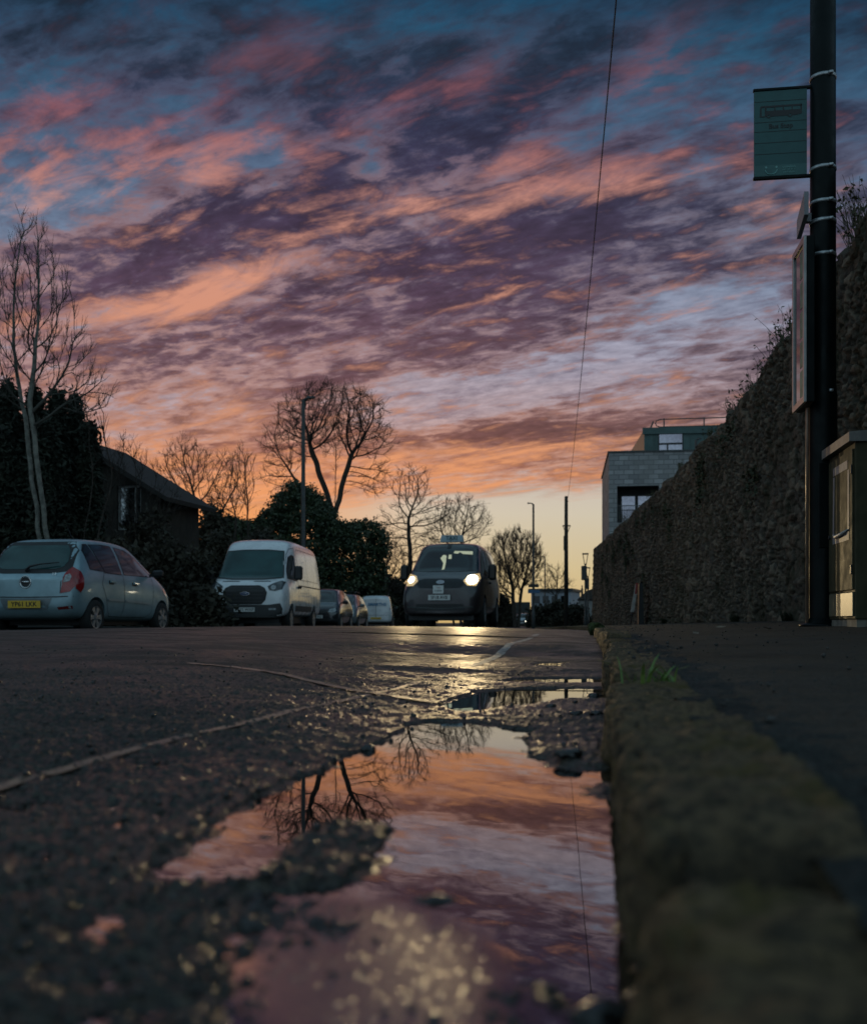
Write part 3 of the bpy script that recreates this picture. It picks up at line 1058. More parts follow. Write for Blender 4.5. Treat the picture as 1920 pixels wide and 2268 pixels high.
def build_wall():
    m = bpy.data.materials.new('rubble_stone')
    m.use_nodes = True
    g = NG(m.node_tree)
    p = g.n['Principled BSDF']
    tc = g.node('ShaderNodeTexCoord').outputs['Object']
    a = g.node('ShaderNodeAttribute', attribute_name='tone').outputs['Fac']
    jn = g.node('ShaderNodeAttribute', attribute_name='joint').outputs['Fac']
    c = g.ramp(a, [(0.0, (0.030, 0.024, 0.018, 1)), (0.3, (0.125, 0.095, 0.064, 1)), (0.55, (0.060, 0.052, 0.043, 1)), (0.8, (0.240, 0.185, 0.130, 1)), (1.0, (0.100, 0.056, 0.036, 1))])
    c = g.mix(g.m('MULTIPLY', g.noise(tc, 34.0, 4, 0.7), 0.7), c, (0.05, 0.045, 0.036, 1))
    moss = g.sstep(g.noise(tc, 1.5, 6, 0.65), 0.47, 0.62)
    c = g.mix(g.m('MULTIPLY', moss, 0.6), c, (0.022, 0.024, 0.009, 1))
    c = g.mix(jn, c, (0.014, 0.012, 0.009, 1))
    g.put(p.inputs['Base Color'], c)
    p.inputs['Roughness'].default_value = 0.86
    p.inputs['Specular IOR Level'].default_value = 0.3
    b = g.node('ShaderNodeBump')
    b.inputs['Strength'].default_value = 0.9
    b.inputs['Distance'].default_value = 0.02
    g.put(b.inputs['Height'], g.noise(tc, 26.0, 6, 0.7))
    g.put(p.inputs['Normal'], b.outputs[0])
    ys = 3.0 * (51.0 / 3.0) ** np.linspace(0, 1, 980)
    nz = 170
    Y = np.repeat(ys[:, None], nz, axis=1)
    t = np.linspace(0, 1, nz)[None, :]
    top = wall_top(ys)[:, None]
    bot = (base_h(ys) + KERB_H + 0.02)[:, None]
    Z = bot + (top - bot) * t
    # rubble: irregular stones of two sizes, roughly coursed
    wy = Y + 0.10 * fbm(Y * 2.2, Z * 2.2, 3, 311)
    wz = Z + 0.06 * fbm(Y * 2.0, Z * 2.6, 3, 313)
    d1, d2, idv = worley(wy * 3.3, wz * 9.2, 315, 0.95)
    e1, e2, ide = worley(wy * 7.0, wz * 15.0, 317, 0.95)
    big = vnoise(Y * 1.1, Z * 1.3, 319) > 0.02
    gap = np.where(big, (d2 - d1) * 0.26, (e2 - e1) * 0.12)
    tone = np.where(big, idv, ide)
    prot = smooth(0.0, 0.022, gap) * (0.03 + 0.055 * tone) + smooth(0.0, 0.02, gap) * 0.012
    rough = fbm(Y * 13, Z * 13, 4, 321, 0.6) * 0.030 + fbm(Y * 1.2, Z * 1.2, 3, 323) * 0.07
    X = wall_x(Y) - prot - rough + 0.05 * t
    joint = smooth(0.018, 0.0, gap)
    V = np.stack([X, Y, Z], -1).reshape(-1, 3)
    # rounded top, back and end
    nt = 7
    Yt = np.repeat(ys[:, None], nt, axis=1)
    Xt = X[:, -1:] + np.array([0.0, 0.06, 0.15, 0.25, 0.35, 0.45, 0.45])[None, :]
    Zt = Z[:, -1:] + np.array([0.0, 0.05, 0.085, 0.095, 0.07, 0.0, -4.0])[None, :] + 0.06 * fbm(Yt * 4, Xt * 5, 4, 331) * np.array([0, 1, 1, 1, 1, 0, 0])[None, :]
    V2 = np.stack([Xt, Yt, Zt], -1).reshape(-1, 3)
    Q = np.concatenate([grid_faces(len(ys), nz), grid_faces(len(ys), nt) + len(V)])
    e = len(V) + len(V2)
    ends = []
    for i in (0, len(ys) - 1):
        ends += [X[i, 0], ys[i], Z[i, 0]], [X[i, -1], ys[i], Z[i, -1]], [X[i, -1] + 0.45, ys[i], Z[i, -1]], [X[i, 0] + 0.45, ys[i], Z[i, 0]]
    V3 = np.array(ends)
    Q = np.concatenate([Q, np.array([[e, e + 1, e + 2, e + 3], [e + 7, e + 6, e + 5, e + 4]])])
    tn = np.concatenate([tone.ravel(), np.full(len(V2), 0.3), np.full(8, 0.2)])
    jt = np.concatenate([joint.ravel(), np.full(len(V2), 0.3), np.zeros(8)])
    o = quads_np('stone_wall', np.concatenate([V, V2, V3]), Q, m, smooth_=True, attr={'tone': tn, 'joint': jt})
    tag(o, 'high old rubble stone wall with mossy stones along the pavement', 'wall')


def leaf_cards(n, pos, nrm, size, rs, asp=1.7):
    """n small leaf-shaped quads at pos, tilted at random about nrm"""
    a = rs.normal(size=(n, 3)) + nrm
    a /= np.linalg.norm(a, axis=1)[:, None]
    b = np.cross(a, rs.normal(size=(n, 3)))
    b /= np.linalg.norm(b, axis=1)[:, None] + 1e-9
    c = np.cross(a, b)
    s = np.asarray(size).reshape(-1, 1)
    v = np.stack([pos - b * s * asp * 0.5, pos + c * s * 0.42 + a * s * 0.1, pos + b * s * asp * 0.5, pos - c * s * 0.42 + a * s * 0.1], axis=1)
    return v.reshape(-1, 3), np.arange(4 * n).reshape(n, 4)


def build_wall_plants():
    rs = np.random.default_rng(21)
    leafm = mat('dry_weed_leaf', (0.040, 0.045, 0.018), 0.8, col2=(0.075, 0.055, 0.030), vscale=9.0)
    spots = [(10.2, 0.62, 60, 'bushy weed with dark leaves growing on top of the wall beside the tall pole'),
             (13.4, 0.42, 34, 'dry weed stems on the wall top just left of the timetable case'),
             (14.3, 0.38, 30, 'thin dry weed on the wall top below the timetable case'),
             (15.4, 0.34, 30, 'low dry weed on the wall top right of the flat roof railing'),
             (16.7, 0.36, 26, 'short leafy weed on the wall top where the railing ends'),
             (18.2, 0.32, 26, 'small weed on the wall top beside the zinc storey'),
             (20.5, 0.25, 22, 'small weed on the wall top in front of the zinc storey'),
             (24.5, 0.25, 20, 'small weed on the wall top in front of the pale building'),
             (30.0, 0.28, 22, 'low weed on the wall top below the balcony'),
             (37.0, 0.30, 22, 'low weed on the wall top at the corner of the pale building')]
    for i, (y, h, ns, lab) in enumerate(spots):
        x0 = float(wall_x(y)) + 0.10
        z0 = float(wall_top(y)) + 0.02
        st = MB()
        P = []
        for k in range(ns):
            a = rs.uniform(0, 6.28)
            sp = rs.uniform(0.0, 0.16)
            b0 = Vector((sp * math.cos(a), sp * math.sin(a) * 2.2, -0.02))
            ln = h * rs.uniform(0.45, 1.1)
            tip = b0 + Vector((rs.normal(0, 0.30) * ln - 0.1 * ln, rs.normal(0, 0.36) * ln, ln))
            mid_ = (b0 + tip) / 2 + Vector((rs.normal(0, 0.03), rs.normal(0, 0.03), 0.04))
            st.tube([b0, mid_, tip], [0.004, 0.003, 0.0015], 4)
            for q in range(rs.integers(2, 6)):
                t = rs.uniform(0.15, 1.0)
                p = b0 + (tip - b0) * t + Vector(rs.normal(0, 0.022, 3))
                P.append(p)
        P = np.array([p[:] for p in P])
        v, q = leaf_cards(len(P), P, np.zeros(3), rs.uniform(0.018, 0.045, len(P)), rs)
        st.add([tuple(p) for p in v], [tuple(f) for f in q])
        o = st.build('wall_weed', leafm)
        o.location = (x0, y, z0)
        tag(o, lab, 'plant', 'weeds growing on top of the stone wall')
    # ivy and moss clumps hanging on the wall: one mass
    pos = []
    for k in range(30):
        y = 15.0 + 30 * rs.uniform(0, 1) ** 0.8
        z = float(wall_top(y)) - 0.25 - abs(rs.normal(0, 0.8))
        n = rs.integers(60, 150)
        pts = np.stack([np.full(n, float(wall_x(y))) - 0.09 - np.abs(rs.normal(0, 0.03, n)), y + rs.normal(0, 0.34, n), z - np.abs(rs.normal(0, 0.22, n))], -1)
        pos.append(pts)
    pos = np.concatenate(pos)
    pos = pos[pos[:, 2] > 0.4]
    v, q = leaf_cards(len(pos), pos, np.array([-1.2, 0, 0.5]), rs.uniform(0.03, 0.07, len(pos)), rs, 1.3)
    o = quads_np('ivy', v, q, mat('dark_ivy', (0.022, 0.030, 0.010), 0.7, col2=(0.05, 0.05, 0.02), vscale=5.0))
    tag(o, 'ragged dark ivy and moss hanging down the stone wall', kind='stuff')
    # weeds at the foot of the wall
    for y, lab in ((9.6, 'low green weed at the foot of the wall left of the pole'), (12.8, 'low green weed at the foot of the wall below the timetable case'),
                   (17.0, 'low weed at the foot of the wall halfway along'), (26.0, 'low weed at the foot of the wall beside the leaning board')):
        st = MB()
        for k in range(60):
            a = rs.uniform(0, 6.28)
            r = rs.uniform(0.01, 0.10)
            h = rs.uniform(0.05, 0.16)
            b0 = Vector((-abs(r * math.cos(a)), r * math.sin(a) * 3, 0))
            tip = b0 + Vector((-abs(rs.normal(0, 0.05)), rs.normal(0, 0.07), h))
            w = Vector((0.004, 0.010, 0)) * rs.uniform(0.6, 1.6)
            md = b0 * 0.45 + tip * 0.55 + Vector((0, 0, 0.02))
            st.add([b0 - w, b0 + w, md + w, md - w, tip], [(0, 1, 2, 3), (3, 2, 4)])
        o = st.build('foot_weed', mat('weed_green', (0.03, 0.06, 0.015), 0.7, var=0.5))
        x = float(wall_x(y)) - 0.06
        o.location = (x, y, gz(x, y) - 0.005)
        tag(o, lab, 'plant', 'weeds at the foot of the stone wall')


# ------------------------------------------------------------------ bus stop pole
def build_bus_stop():
    PX, PY, PD = 1.704, 7.77, 7.45
    z0 = gz(PX, PY)
    H = lambda py: hgt(py, PD) - z0
    root = empty('bus_stop_pole', (PX, PY, z0))
    tag(root, 'tall black bus stop pole carrying a white flag sign in teal shade and a timetable case', 'bus stop')
    pl = MB()
    zc = H(870)
    pl.lathe([(0.100, -0.05), (0.100, 0.0), (0.098, zc - 0.09), (0.0985, zc - 0.03), (0.094, zc), (0.0905, zc + 0.02), (0.088, 3.0), (0.0865, 6.0), (0.0, 6.03)], 36)
    pl.build('pole', M['polepaint'], root, True)
    fl = MB().lathe([(0.16, -0.01), (0.165, 0.004), (0.15, 0.012), (0.11, 0.02), (0.104, 0.05)], 32)
    fl.build('base_collar', M['polepaint'], root, True)
    dr = MB().box(-0.05, 0.05, -0.104, -0.09, 0.55, 1.15, bev=0.004)
    dr.build('access_door', M['polepaint'], root)
    for py in (175, 377, 452, 494, 568, 871):
        z = H(py)
        bd = MB().lathe([(0.0885, z - 0.013), (0.0915, z - 0.012), (0.0925, z), (0.0915, z + 0.012), (0.0885, z + 0.013)], 36)
        bd.box(0.02, 0.05, -0.105, -0.084, z - 0.010, z + 0.010, bev=0.003)
        bd.build('band_clamp', M['steel'], root, True)
    cd = MB().tube([(-0.112, -0.02, 0.02), (-0.112, -0.02, 1.68), (-0.108, -0.02, 1.74)], 0.0115, 10)  # added strip standing in for the sunset highlight along the pole's edge
    cd.build('edge_highlight', mat('sunset_highlight_copper', (0.30, 0.20, 0.15), 0.35, metal=0.4, var=0.3), root, True)
    # flag sign
    zt, zb = H(188), H(391)
    fx1, fx0 = -0.112, -0.478
    sign = empty('flag_sign', (0, 0, 0), parent=root)
    for za in (zt - 0.020, zb):
        MB().box(fx0 - 0.006, -0.08, -0.014, 0.014, za, za + 0.020, bev=0.003).build('sign_arm', M['polepaint'], sign)
    face = mat('shaded_white_sign_face', (0.020, 0.090, 0.090), 0.55, var=0.15, vscale=5.0)  # white panel with its shade and teal sky light put into the colour
    MB().box(fx0, fx1, -0.008, 0.008, zb + 0.021, zt - 0.021).build('sign_panel', face, sign)
    W, cx = fx1 - fx0, (fx0 + fx1) / 2
    band = MB().box(fx0 + 0.001, fx1 - 0.001, -0.0100, -0.0082, H(384), H(360))
    band.build('bottom_band', mat('dark_teal_band', (0.03, 0.12, 0.115), 0.45, var=0.2), sign)
    ln = MB()
    for py in (218, 264, 285, 310, 335):
        ln.box(fx0 + 0.002, fx1 - 0.002, -0.0098, -0.0082, H(py) - 0.0015, H(py) + 0.0015)
    ln.build('ruled_lines', M['ink'], sign)
    # bus picture
    U = lambda x: fx0 + (x - 203) / (618 - 203) * W
    Zs = lambda y: H(0) - (y / 3.72) / (F / PD)
    ic = MB()
    y0, y1 = -0.0102, -0.0083
    bar = lambda xa, xb, ya, yb: ic.box(U(xa), U(xb), y0, y1, Zs(yb), Zs(ya))
    ic.prism([(U(246), Zs(938)), (U(252), Zs(850)), (U(262), Zs(850)), (U(262), Zs(938))], y0, y1)
    bar(262, 578, 847, 862)
    bar(262, 288, 932, 939)
    for a, b in ((288, 300), (362, 370), (430, 438), (498, 506)):
        bar(a, b, 862, 892)
    bar(288, 302, 892, 939)
    ic.prism([(U(568), Zs(890)), (U(568), Zs(850)), (U(580), Zs(852)), (U(579), Zs(890))], y0, y1)
    ic.prism([(U(302), Zs(925)), (U(302), Zs(890)), (U(578), Zs(890)), (U(577), Zs(925))], y0, y1)
    bar(338, 468, 925, 937)
    ic.prism([(U(504), Zs(937)), (U(504), Zs(925)), (U(577), Zs(925)), (U(545), Zs(934))], y0, y1)
    ic.build('bus_picture', M['ink'], sign)
    for x in (319, 486):
        wl = MB()
        n = 20
        r = 0.016
        vs, fs = [], []
        for k in range(n):
            a = 2 * math.pi * k / n
            for rr in (r, r * 0.5):
                vs.append((U(x) + rr * math.cos(a), y0 - 0.001, Zs(932) + rr * math.sin(a)))
        for k in range(n):
            j = (k + 1) % n
            fs.append((2 * k, 2 * k + 1, 2 * j + 1, 2 * j))
        wl.add(vs, fs)
        wl.build('picture_wheel', M['ink'], sign)
    text_obj('lettering', 'Bus Stop', 0.047, M['ink'], sign, (cx + 0.003, -0.0095, (H(264) + H(285)) / 2 + 0.001), (R(90), 0, 0), bold=0.0006)
    pale = mat('pale_teal_print', (0.16, 0.36, 0.34), 0.5, var=0.1)
    text_obj('lettering', 'traveline', 0.026, pale, sign, (U(476), -0.0108, Zs(1360)), (R(90), 0, 0))
    text_obj('lettering', '0871 200 22 33', 0.0145, pale, sign, (U(476), -0.0108, Zs(1383)), (R(90), 0, 0))
    text_obj('lettering', 'yorkshire', 0.021, pale, sign, (U(476), -0.0108, Zs(1402)), (R(90), 0, 0))
    lg = MB()
    pts = [(U(338) + 0.042 * math.cos(a), -0.0112, Zs(1375) + 0.036 * math.sin(a)) for a in np.linspace(math.pi * 1.03, math.pi * 1.97, 16)]
    lg.tube(pts, 0.0040, 6)
    for x in (297, 379):
        lg.lathe([(0.0075, -0.0112), (0.0075, -0.0095)], 14, 'y', (U(x), 0, Zs(1357)))
    lg.build('smile_emblem', pale, sign)
    # timetable case, its glass turned to the road
    tt = empty('timetable_case', (0, 0, 0), parent=root)
    xa = -0.172
    ya, yb = -0.24, 0.17
    zt, zb = hgt(528, 7.3) - z0, hgt(894, 7.3) - z0
    fm = mat('aluminium_case_frame', (0.36, 0.34, 0.33), 0.38, metal=0.75, var=0.25, vscale=8.0)
    fr = MB()
    w = 0.042
    fr.box(xa - 0.008, xa + 0.012, ya, ya + w, zb, zt, bev=0.003)
    fr.box(xa - 0.008, xa + 0.012, yb - w, yb, zb, zt, bev=0.003)
    fr.box(xa - 0.0075, xa + 0.012, ya + w, yb - w, zb, zb + w)
    fr.box(xa - 0.0075, xa + 0.012, ya + w, yb - w, zt - w, zt)
    fr.build('case_frame', fm, tt)
    MB().box(xa + 0.013, xa + 0.066, ya + 0.001, yb - 0.001, zb + 0.001, zt - 0.001, bev=0.004).build('case_body', M['polepaint'], tt)
    MB().box(xa + 0.004, xa + 0.009, ya + w, yb - w, zb + w, zt - w).build('case_glass', M['glass'], tt)
    pap = MB()
    for k in range(5):
        a = zb + w + 0.02 + k * (zt - zb - 2 * w - 0.03) / 5
        pap.box(xa + 0.0018, xa + 0.0035, ya + w + 0.005, ya + w + 0.14, a, a + (zt - zb) / 5 - 0.05)
    pap.build('timetable_sheets', mat('green_printed_sheet', (0.10, 0.22, 0.17), 0.6, var=0.5, vscale=16.0), tt)
    for z in (H(568), zb + 0.12):
        MB().box(xa + 0.067, -0.07, -0.02, 0.02, z - 0.015, z + 0.015).build('case_bracket', M['steel'], tt)
    # small slanting plate above the case
    pt = MB()
    zt2, zb2 = H(438), H(522)
    pt.add([(-0.155, -0.13, zb2 + 0.11), (-0.155, 0.13, zb2 + 0.03), (-0.155, 0.13, zt2 - 0.11), (-0.155, -0.13, zt2),
            (-0.125, -0.13, zb2 + 0.11), (-0.125, 0.13, zb2 + 0.03), (-0.125, 0.13, zt2 - 0.11), (-0.125, -0.13, zt2)],
           [(0, 3, 2, 1), (4, 5, 6, 7), (0, 1, 5, 4), (1, 2, 6, 5), (2, 3, 7, 6), (3, 0, 4, 7)])
    pt.box(-0.125, -0.075, -0.025, 0.025, zb2 + 0.10, zb2 + 0.16)
    pt.build('notice_plate', mat('grey_notice_plate', (0.26, 0.25, 0.27), 0.5, var=0.2), root)


# ------------------------------------------------------------------ roadside cabinet
def build_cabinet():
    X0, Y0, Y1 = 1.715, 6.92, 7.62
    z0 = gz(X0, 7.2) - 0.005
    root = empty('roadside_cabinet', (X0, Y0, z0))
    tag(root, 'green metal roadside cabinet with strips of old tape on its door', 'cabinet')
    D, L, Ht = 0.46, Y1 - Y0, 1.20
    gm = mat('faded_green_cabinet_paint', (0.070, 0.062, 0.036), 0.65, col2=(0.045, 0.042, 0.024), vscale=5.0, spec=0.12, rvar=0.08, bump=0.12, bscale=40.0)
    b = MB().box(0, D, 0, L, 0.05, Ht - 0.02, bev=0.006)
    b.build('cabinet_body', gm, root)
    MB().box(0.012, D - 0.01, 0.015, L - 0.015, -0.05, 0.05).build('plinth', mat('pale_concrete_plinth', (0.24, 0.22, 0.18), 0.8, var=0.4, vscale=12.0), root)
    lid = MB()
    lid.add([(-0.045, -0.03, Ht - 0.02), (D + 0.03, -0.03, Ht - 0.02), (D + 0.03, L + 0.03, Ht - 0.02), (-0.045, L + 0.03, Ht - 0.02),
             (-0.045, -0.03, Ht + 0.04), (D + 0.03, -0.03, Ht + 0.085), (D + 0.03, L + 0.03, Ht + 0.085), (-0.045, L + 0.03, Ht + 0.04)],
            [(3, 2, 1, 0), (4, 5, 6, 7), (0, 1, 5, 4), (1, 2, 6, 5), (2, 3, 7, 6), (3, 0, 4, 7)])
    lid.build('lid', mat('worn_grey_lid', (0.22, 0.20, 0.18), 0.5, var=0.35, vscale=7.0), root)
    door = MB().box(-0.012, -0.001, 0.03, L - 0.03, 0.24, Ht - 0.06, bev=0.003)
    d = door.build('door', gm, root)
    MB().box(-0.010, -0.001, 0.03, L - 0.03, 0.07, 0.225, bev=0.003).build('kick_panel', mat('worn_brass_green_panel', (0.16, 0.14, 0.09), 0.45, var=0.4, vscale=9.0), root)
    for z in (0.34, 0.98):
        MB().box(-0.022, -0.012, 0.022, 0.05, z, z + 0.06, bev=0.003).build('hinge', M['black'], root)
    MB().lathe([(0.014, -0.024), (0.016, -0.014), (0.016, -0.012)], 14, 'x', (0, L - 0.075, 0.62)).build('lock', M['black'], d)
    tp = MB()
    xf = -0.0145
    def strip(y0, y1, z0_, z1_, dy=0.0):
        tp.add([(xf, y0, z0_), (xf, y1, z0_), (xf, y1 + dy, z1_), (xf, y0 + dy, z1_)], [(3, 2, 1, 0)])
    strip(0.10, 0.145, 0.62, 1.02, -0.004)
    strip(L - 0.20, L - 0.155, 0.62, 1.02, -0.016)
    strip(0.14, L - 0.17, 1.03, 1.085)
    strip(0.10, L - 0.155, 0.565, 0.625)
    tp.build('tape_marks', mat('dirty_pale_tape', (0.30, 0.27, 0.27), 0.55, var=0.35, vscale=20.0), d)
    cur = MB().tube([(xf - 0.004, 0.12, 0.632), (xf - 0.016, 0.25, 0.612), (xf - 0.014, 0.40, 0.606), (xf - 0.004, L - 0.18, 0.628)], [0.004, 0.012, 0.013, 0.004], 8)
    cur.build('peeling_tape', mat('white_peeling_tape', (0.5, 0.48, 0.46), 0.5, var=0.2), d, True)


# ------------------------------------------------------------------ pale block building beyond the wall
def build_building():
    D = 66.0
    X, Y = at(1348, D)
    root = empty('flat_roofed_building', (X, Y, 0), R(1.0))
    tag(root, 'pale block flat roofed building with dark balcony opening behind the wall', 'building')
    s = D / F
    xl = lambda px: (px - 1348) * s
    z = lambda py: hgt(py, D)
    bm_ = bpy.data.materials.new('pale_block_masonry')
    bm_.use_nodes = True
    g = NG(bm_.node_tree)
    p = g.n['Principled BSDF']
    tc = g.node('ShaderNodeTexCoord').outputs['Object']
    sp = g.node('ShaderNodeSeparateXYZ')
    g.put(sp.inputs[0], tc)
    br = g.node('ShaderNodeTexBrick')
    g.put(br.inputs['Vector'], g.vec(g.m('ADD', sp.outputs[0], sp.outputs[1]), sp.outputs[2], 0.0))
    br.inputs['Color1'].default_value = (0.37, 0.35, 0.35, 1)
    br.inputs['Color2'].default_value = (0.20, 0.19, 0.195, 1)
    br.inputs['Mortar'].default_value = (0.11, 0.11, 0.11, 1)
    br.inputs['Scale'].default_value = 1.0
    br.inputs['Brick Width'].default_value = 0.62
    br.inputs['Row Height'].default_value = 0.30
    br.inputs['Mortar Size'].default_value = 0.022
    st = g.noise(tc, 0.55, 4, 0.6)
    g.put(p.inputs['Base Color'], g.mix(g.m('MULTIPLY', g.sstep(st, 0.42, 0.66), 0.6), br.outputs['Color'], (0.20, 0.19, 0.18, 1)))
    p.inputs['Roughness'].default_value = 0.8
    W, dep, zt = 17.0, 12.0, z(1003)
    o1, o2, o3, o4 = xl(1366), xl(1457), xl(1475), xl(1499)
    zo0, zo1 = z(1158), z(1077)
    m = MB()
    t = 0.35
    m.box(0, o1, 0, t, -1, zt)
    m.box(o2, o3, 0, t, -1, zt)
    m.box(o4, W, 0, t, -1, zt)
    m.box(o1, o2, 0, t, -1, zo0)
    m.box(o1, o2, 0, t, zo1, zt)
    m.box(o3, o4, 0, t, -1, zo0)
    m.box(o3, o4, 0, t, zo1, zt)
    m.box(0, t, t, dep, -1, zt)
    m.box(W - t, W, t, dep, -1, zt)
    m.box(t, W - t, dep - t, dep, -1, zt)
    m.build('facade_wall', bm_, root)
    dk = mat('dark_recess_render', (0.03, 0.03, 0.032), 0.8, var=0.3)
    b = MB()
    b.box(t, W - t, 1.5, 1.7, 4.0, zt - 0.3)
    b.box(t, W - t, t, 1.5, zo1 + 0.02, zo1 + 0.2)
    b.box(t, W - t, t, 1.5, zo0 - 0.22, zo0 - 0.02)
    b.build('balcony_recess', dk, root)
    MB().box(-0.08, W + 0.08, -0.08, dep + 0.08, zt, zt + 0.10).build('parapet_coping', M['lamp_grey'], root)
    wl = mat('reflecting_window_glass', (0.42, 0.38, 0.44), 0.05, spec=1.0, metal=0.9, var=0.2)
    for a, c in ((1379, 1408), (1415, 1448)):
        f = MB()
        x0, x1, za, zb = xl(a), xl(c), zo0 + 0.15, z(1094)
        f.box(x0 - 0.08, x0, 1.42, 1.5, za, zb)
        f.box(x1, x1 + 0.08, 1.42, 1.5, za, zb)
        f.box(x0 - 0.08, x1 + 0.08, 1.42, 1.5, zb, zb + 0.08)
        w = f.build('window', M['black'], root)
        MB().box(x0, x1, 1.46, 1.48, za, zb).build('pane', wl, w)
    rl = MB()
    zr = z(1119)
    rl.box(o1, o2, 0.10, 0.15, zr - 0.05, zr)
    n = int((o2 - o1) / 0.11)
    for k in range(1, n):
        x = o1 + (o2 - o1) * k / n
        rl.box(x - 0.012, x + 0.012, 0.11, 0.14, zo0, zr - 0.05)
    rl.build('balcony_railing', mat('grey_metal_railing', (0.10, 0.10, 0.10), 0.5, metal=0.3, var=0.2), root)
    # zinc clad top storey
    zz = mat('green_standing_seam_zinc', (0.060, 0.105, 0.100), 0.5, metal=0.2, var=0.25, vscale=1.2)
    u0, u1, zu0, zu1 = xl(1428), W, zt + 0.1, z(945)
    w0, w1, v0 = xl(1461), xl(1511), xl(1572)
    wz0, wz1 = zu0 + 0.08, z(957)
    y0 = 1.2
    up = MB()
    up.add([(u0, y0, zu0), (u1, y0, zu0), (u1, dep, zu0), (u0 - 0.4, dep, zu0), (u0, y0, zu1), (u1, y0, zu1), (u1, dep, zu1), (u0 - 0.4, dep, zu1)],
           [(3, 2, 1, 0), (4, 5, 6, 7), (0, 1, 5, 4), (1, 2, 6, 5), (2, 3, 7, 6), (3, 0, 4, 7)])
    for k in range(22):
        x = u0 + 0.45 * k + 0.2
        if w0 - 0.1 < x < w1 + 0.1 or v0 - 0.1 < x < v0 + 1.6:
            continue
        up.box(x - 0.02, x + 0.02, y0 - 0.04, y0 - 0.002, zu0, zu1 - 0.36)
    up.build('zinc_storey', zz, root)
    MB().box(u0 - 0.12, u1, y0 - 0.14, y0 - 0.006, zu1 - 0.34, zu1 + 0.08).build('roof_fascia', zz, root)
    for x0, x1 in ((w0, w1), (v0, v0 + 1.5)):
        f = MB()
        xm = x0 + (x1 - x0) * 0.36
        zm = wz0 + (wz1 - wz0) * 0.40
        yy0, yy1 = y0 - 0.05, y0 - 0.003
        f.box(x0 - 0.06, x0, yy0, yy1, wz0 - 0.05, wz1 + 0.06)
        f.box(x1, x1 + 0.06, yy0, yy1, wz0 - 0.05, wz1 + 0.06)
        f.box(x0, x1, yy0, yy1, wz1, wz1 + 0.06)
        f.box(x0, x1, yy0, yy1, wz0 - 0.05, wz0)
        f.box(x0, x1, yy0, yy1, zm, zm + 0.12)
        f.box(xm - 0.05, xm + 0.05, yy0, yy1, wz0, zm)
        w = f.build('window', M['black'], root)
        q = MB()
        q.box(x0, x1, y0 - 0.025, y0 - 0.005, zm + 0.12, wz1)
        q.box(x0, xm - 0.05, y0 - 0.025, y0 - 0.005, wz0, zm)
        q.box(xm + 0.05, x1, y0 - 0.025, y0 - 0.005, wz0, zm)
        q.build('pane', wl, w)
    ra = MB()
    zr0, zr1 = z(939), z(922)
    xr = xl(1453)
    yr = y0 + 0.25
    ra.tube([(xr + 8, yr, zr1 + 0.05), (xr + 0.3, yr, zr1), (xr + 0.08, yr, zr1 - 0.08), (xr, yr, (zr0 + zr1) / 2), (xr + 0.08, yr, zr0 + 0.08), (xr + 0.3, yr, zr0), (xr + 8, yr, zr0 + 0.02)], 0.035, 6)
    for k in range(4):
        x = xr + 0.55 + k * 2.52
        ra.box(x - 0.04, x + 0.04, yr - 0.03, yr + 0.03, zu1, zr1 + 0.06)
    ra.tube([(xr - 0.35, yr, zu1), (xr - 0.12, yr, zr1 - 0.12)], 0.06, 6)
    ra.build('roof_railing', M['lamp_grey'], root)


build_wall()
build_wall_plants()
build_bus_stop()
build_cabinet()
build_building()
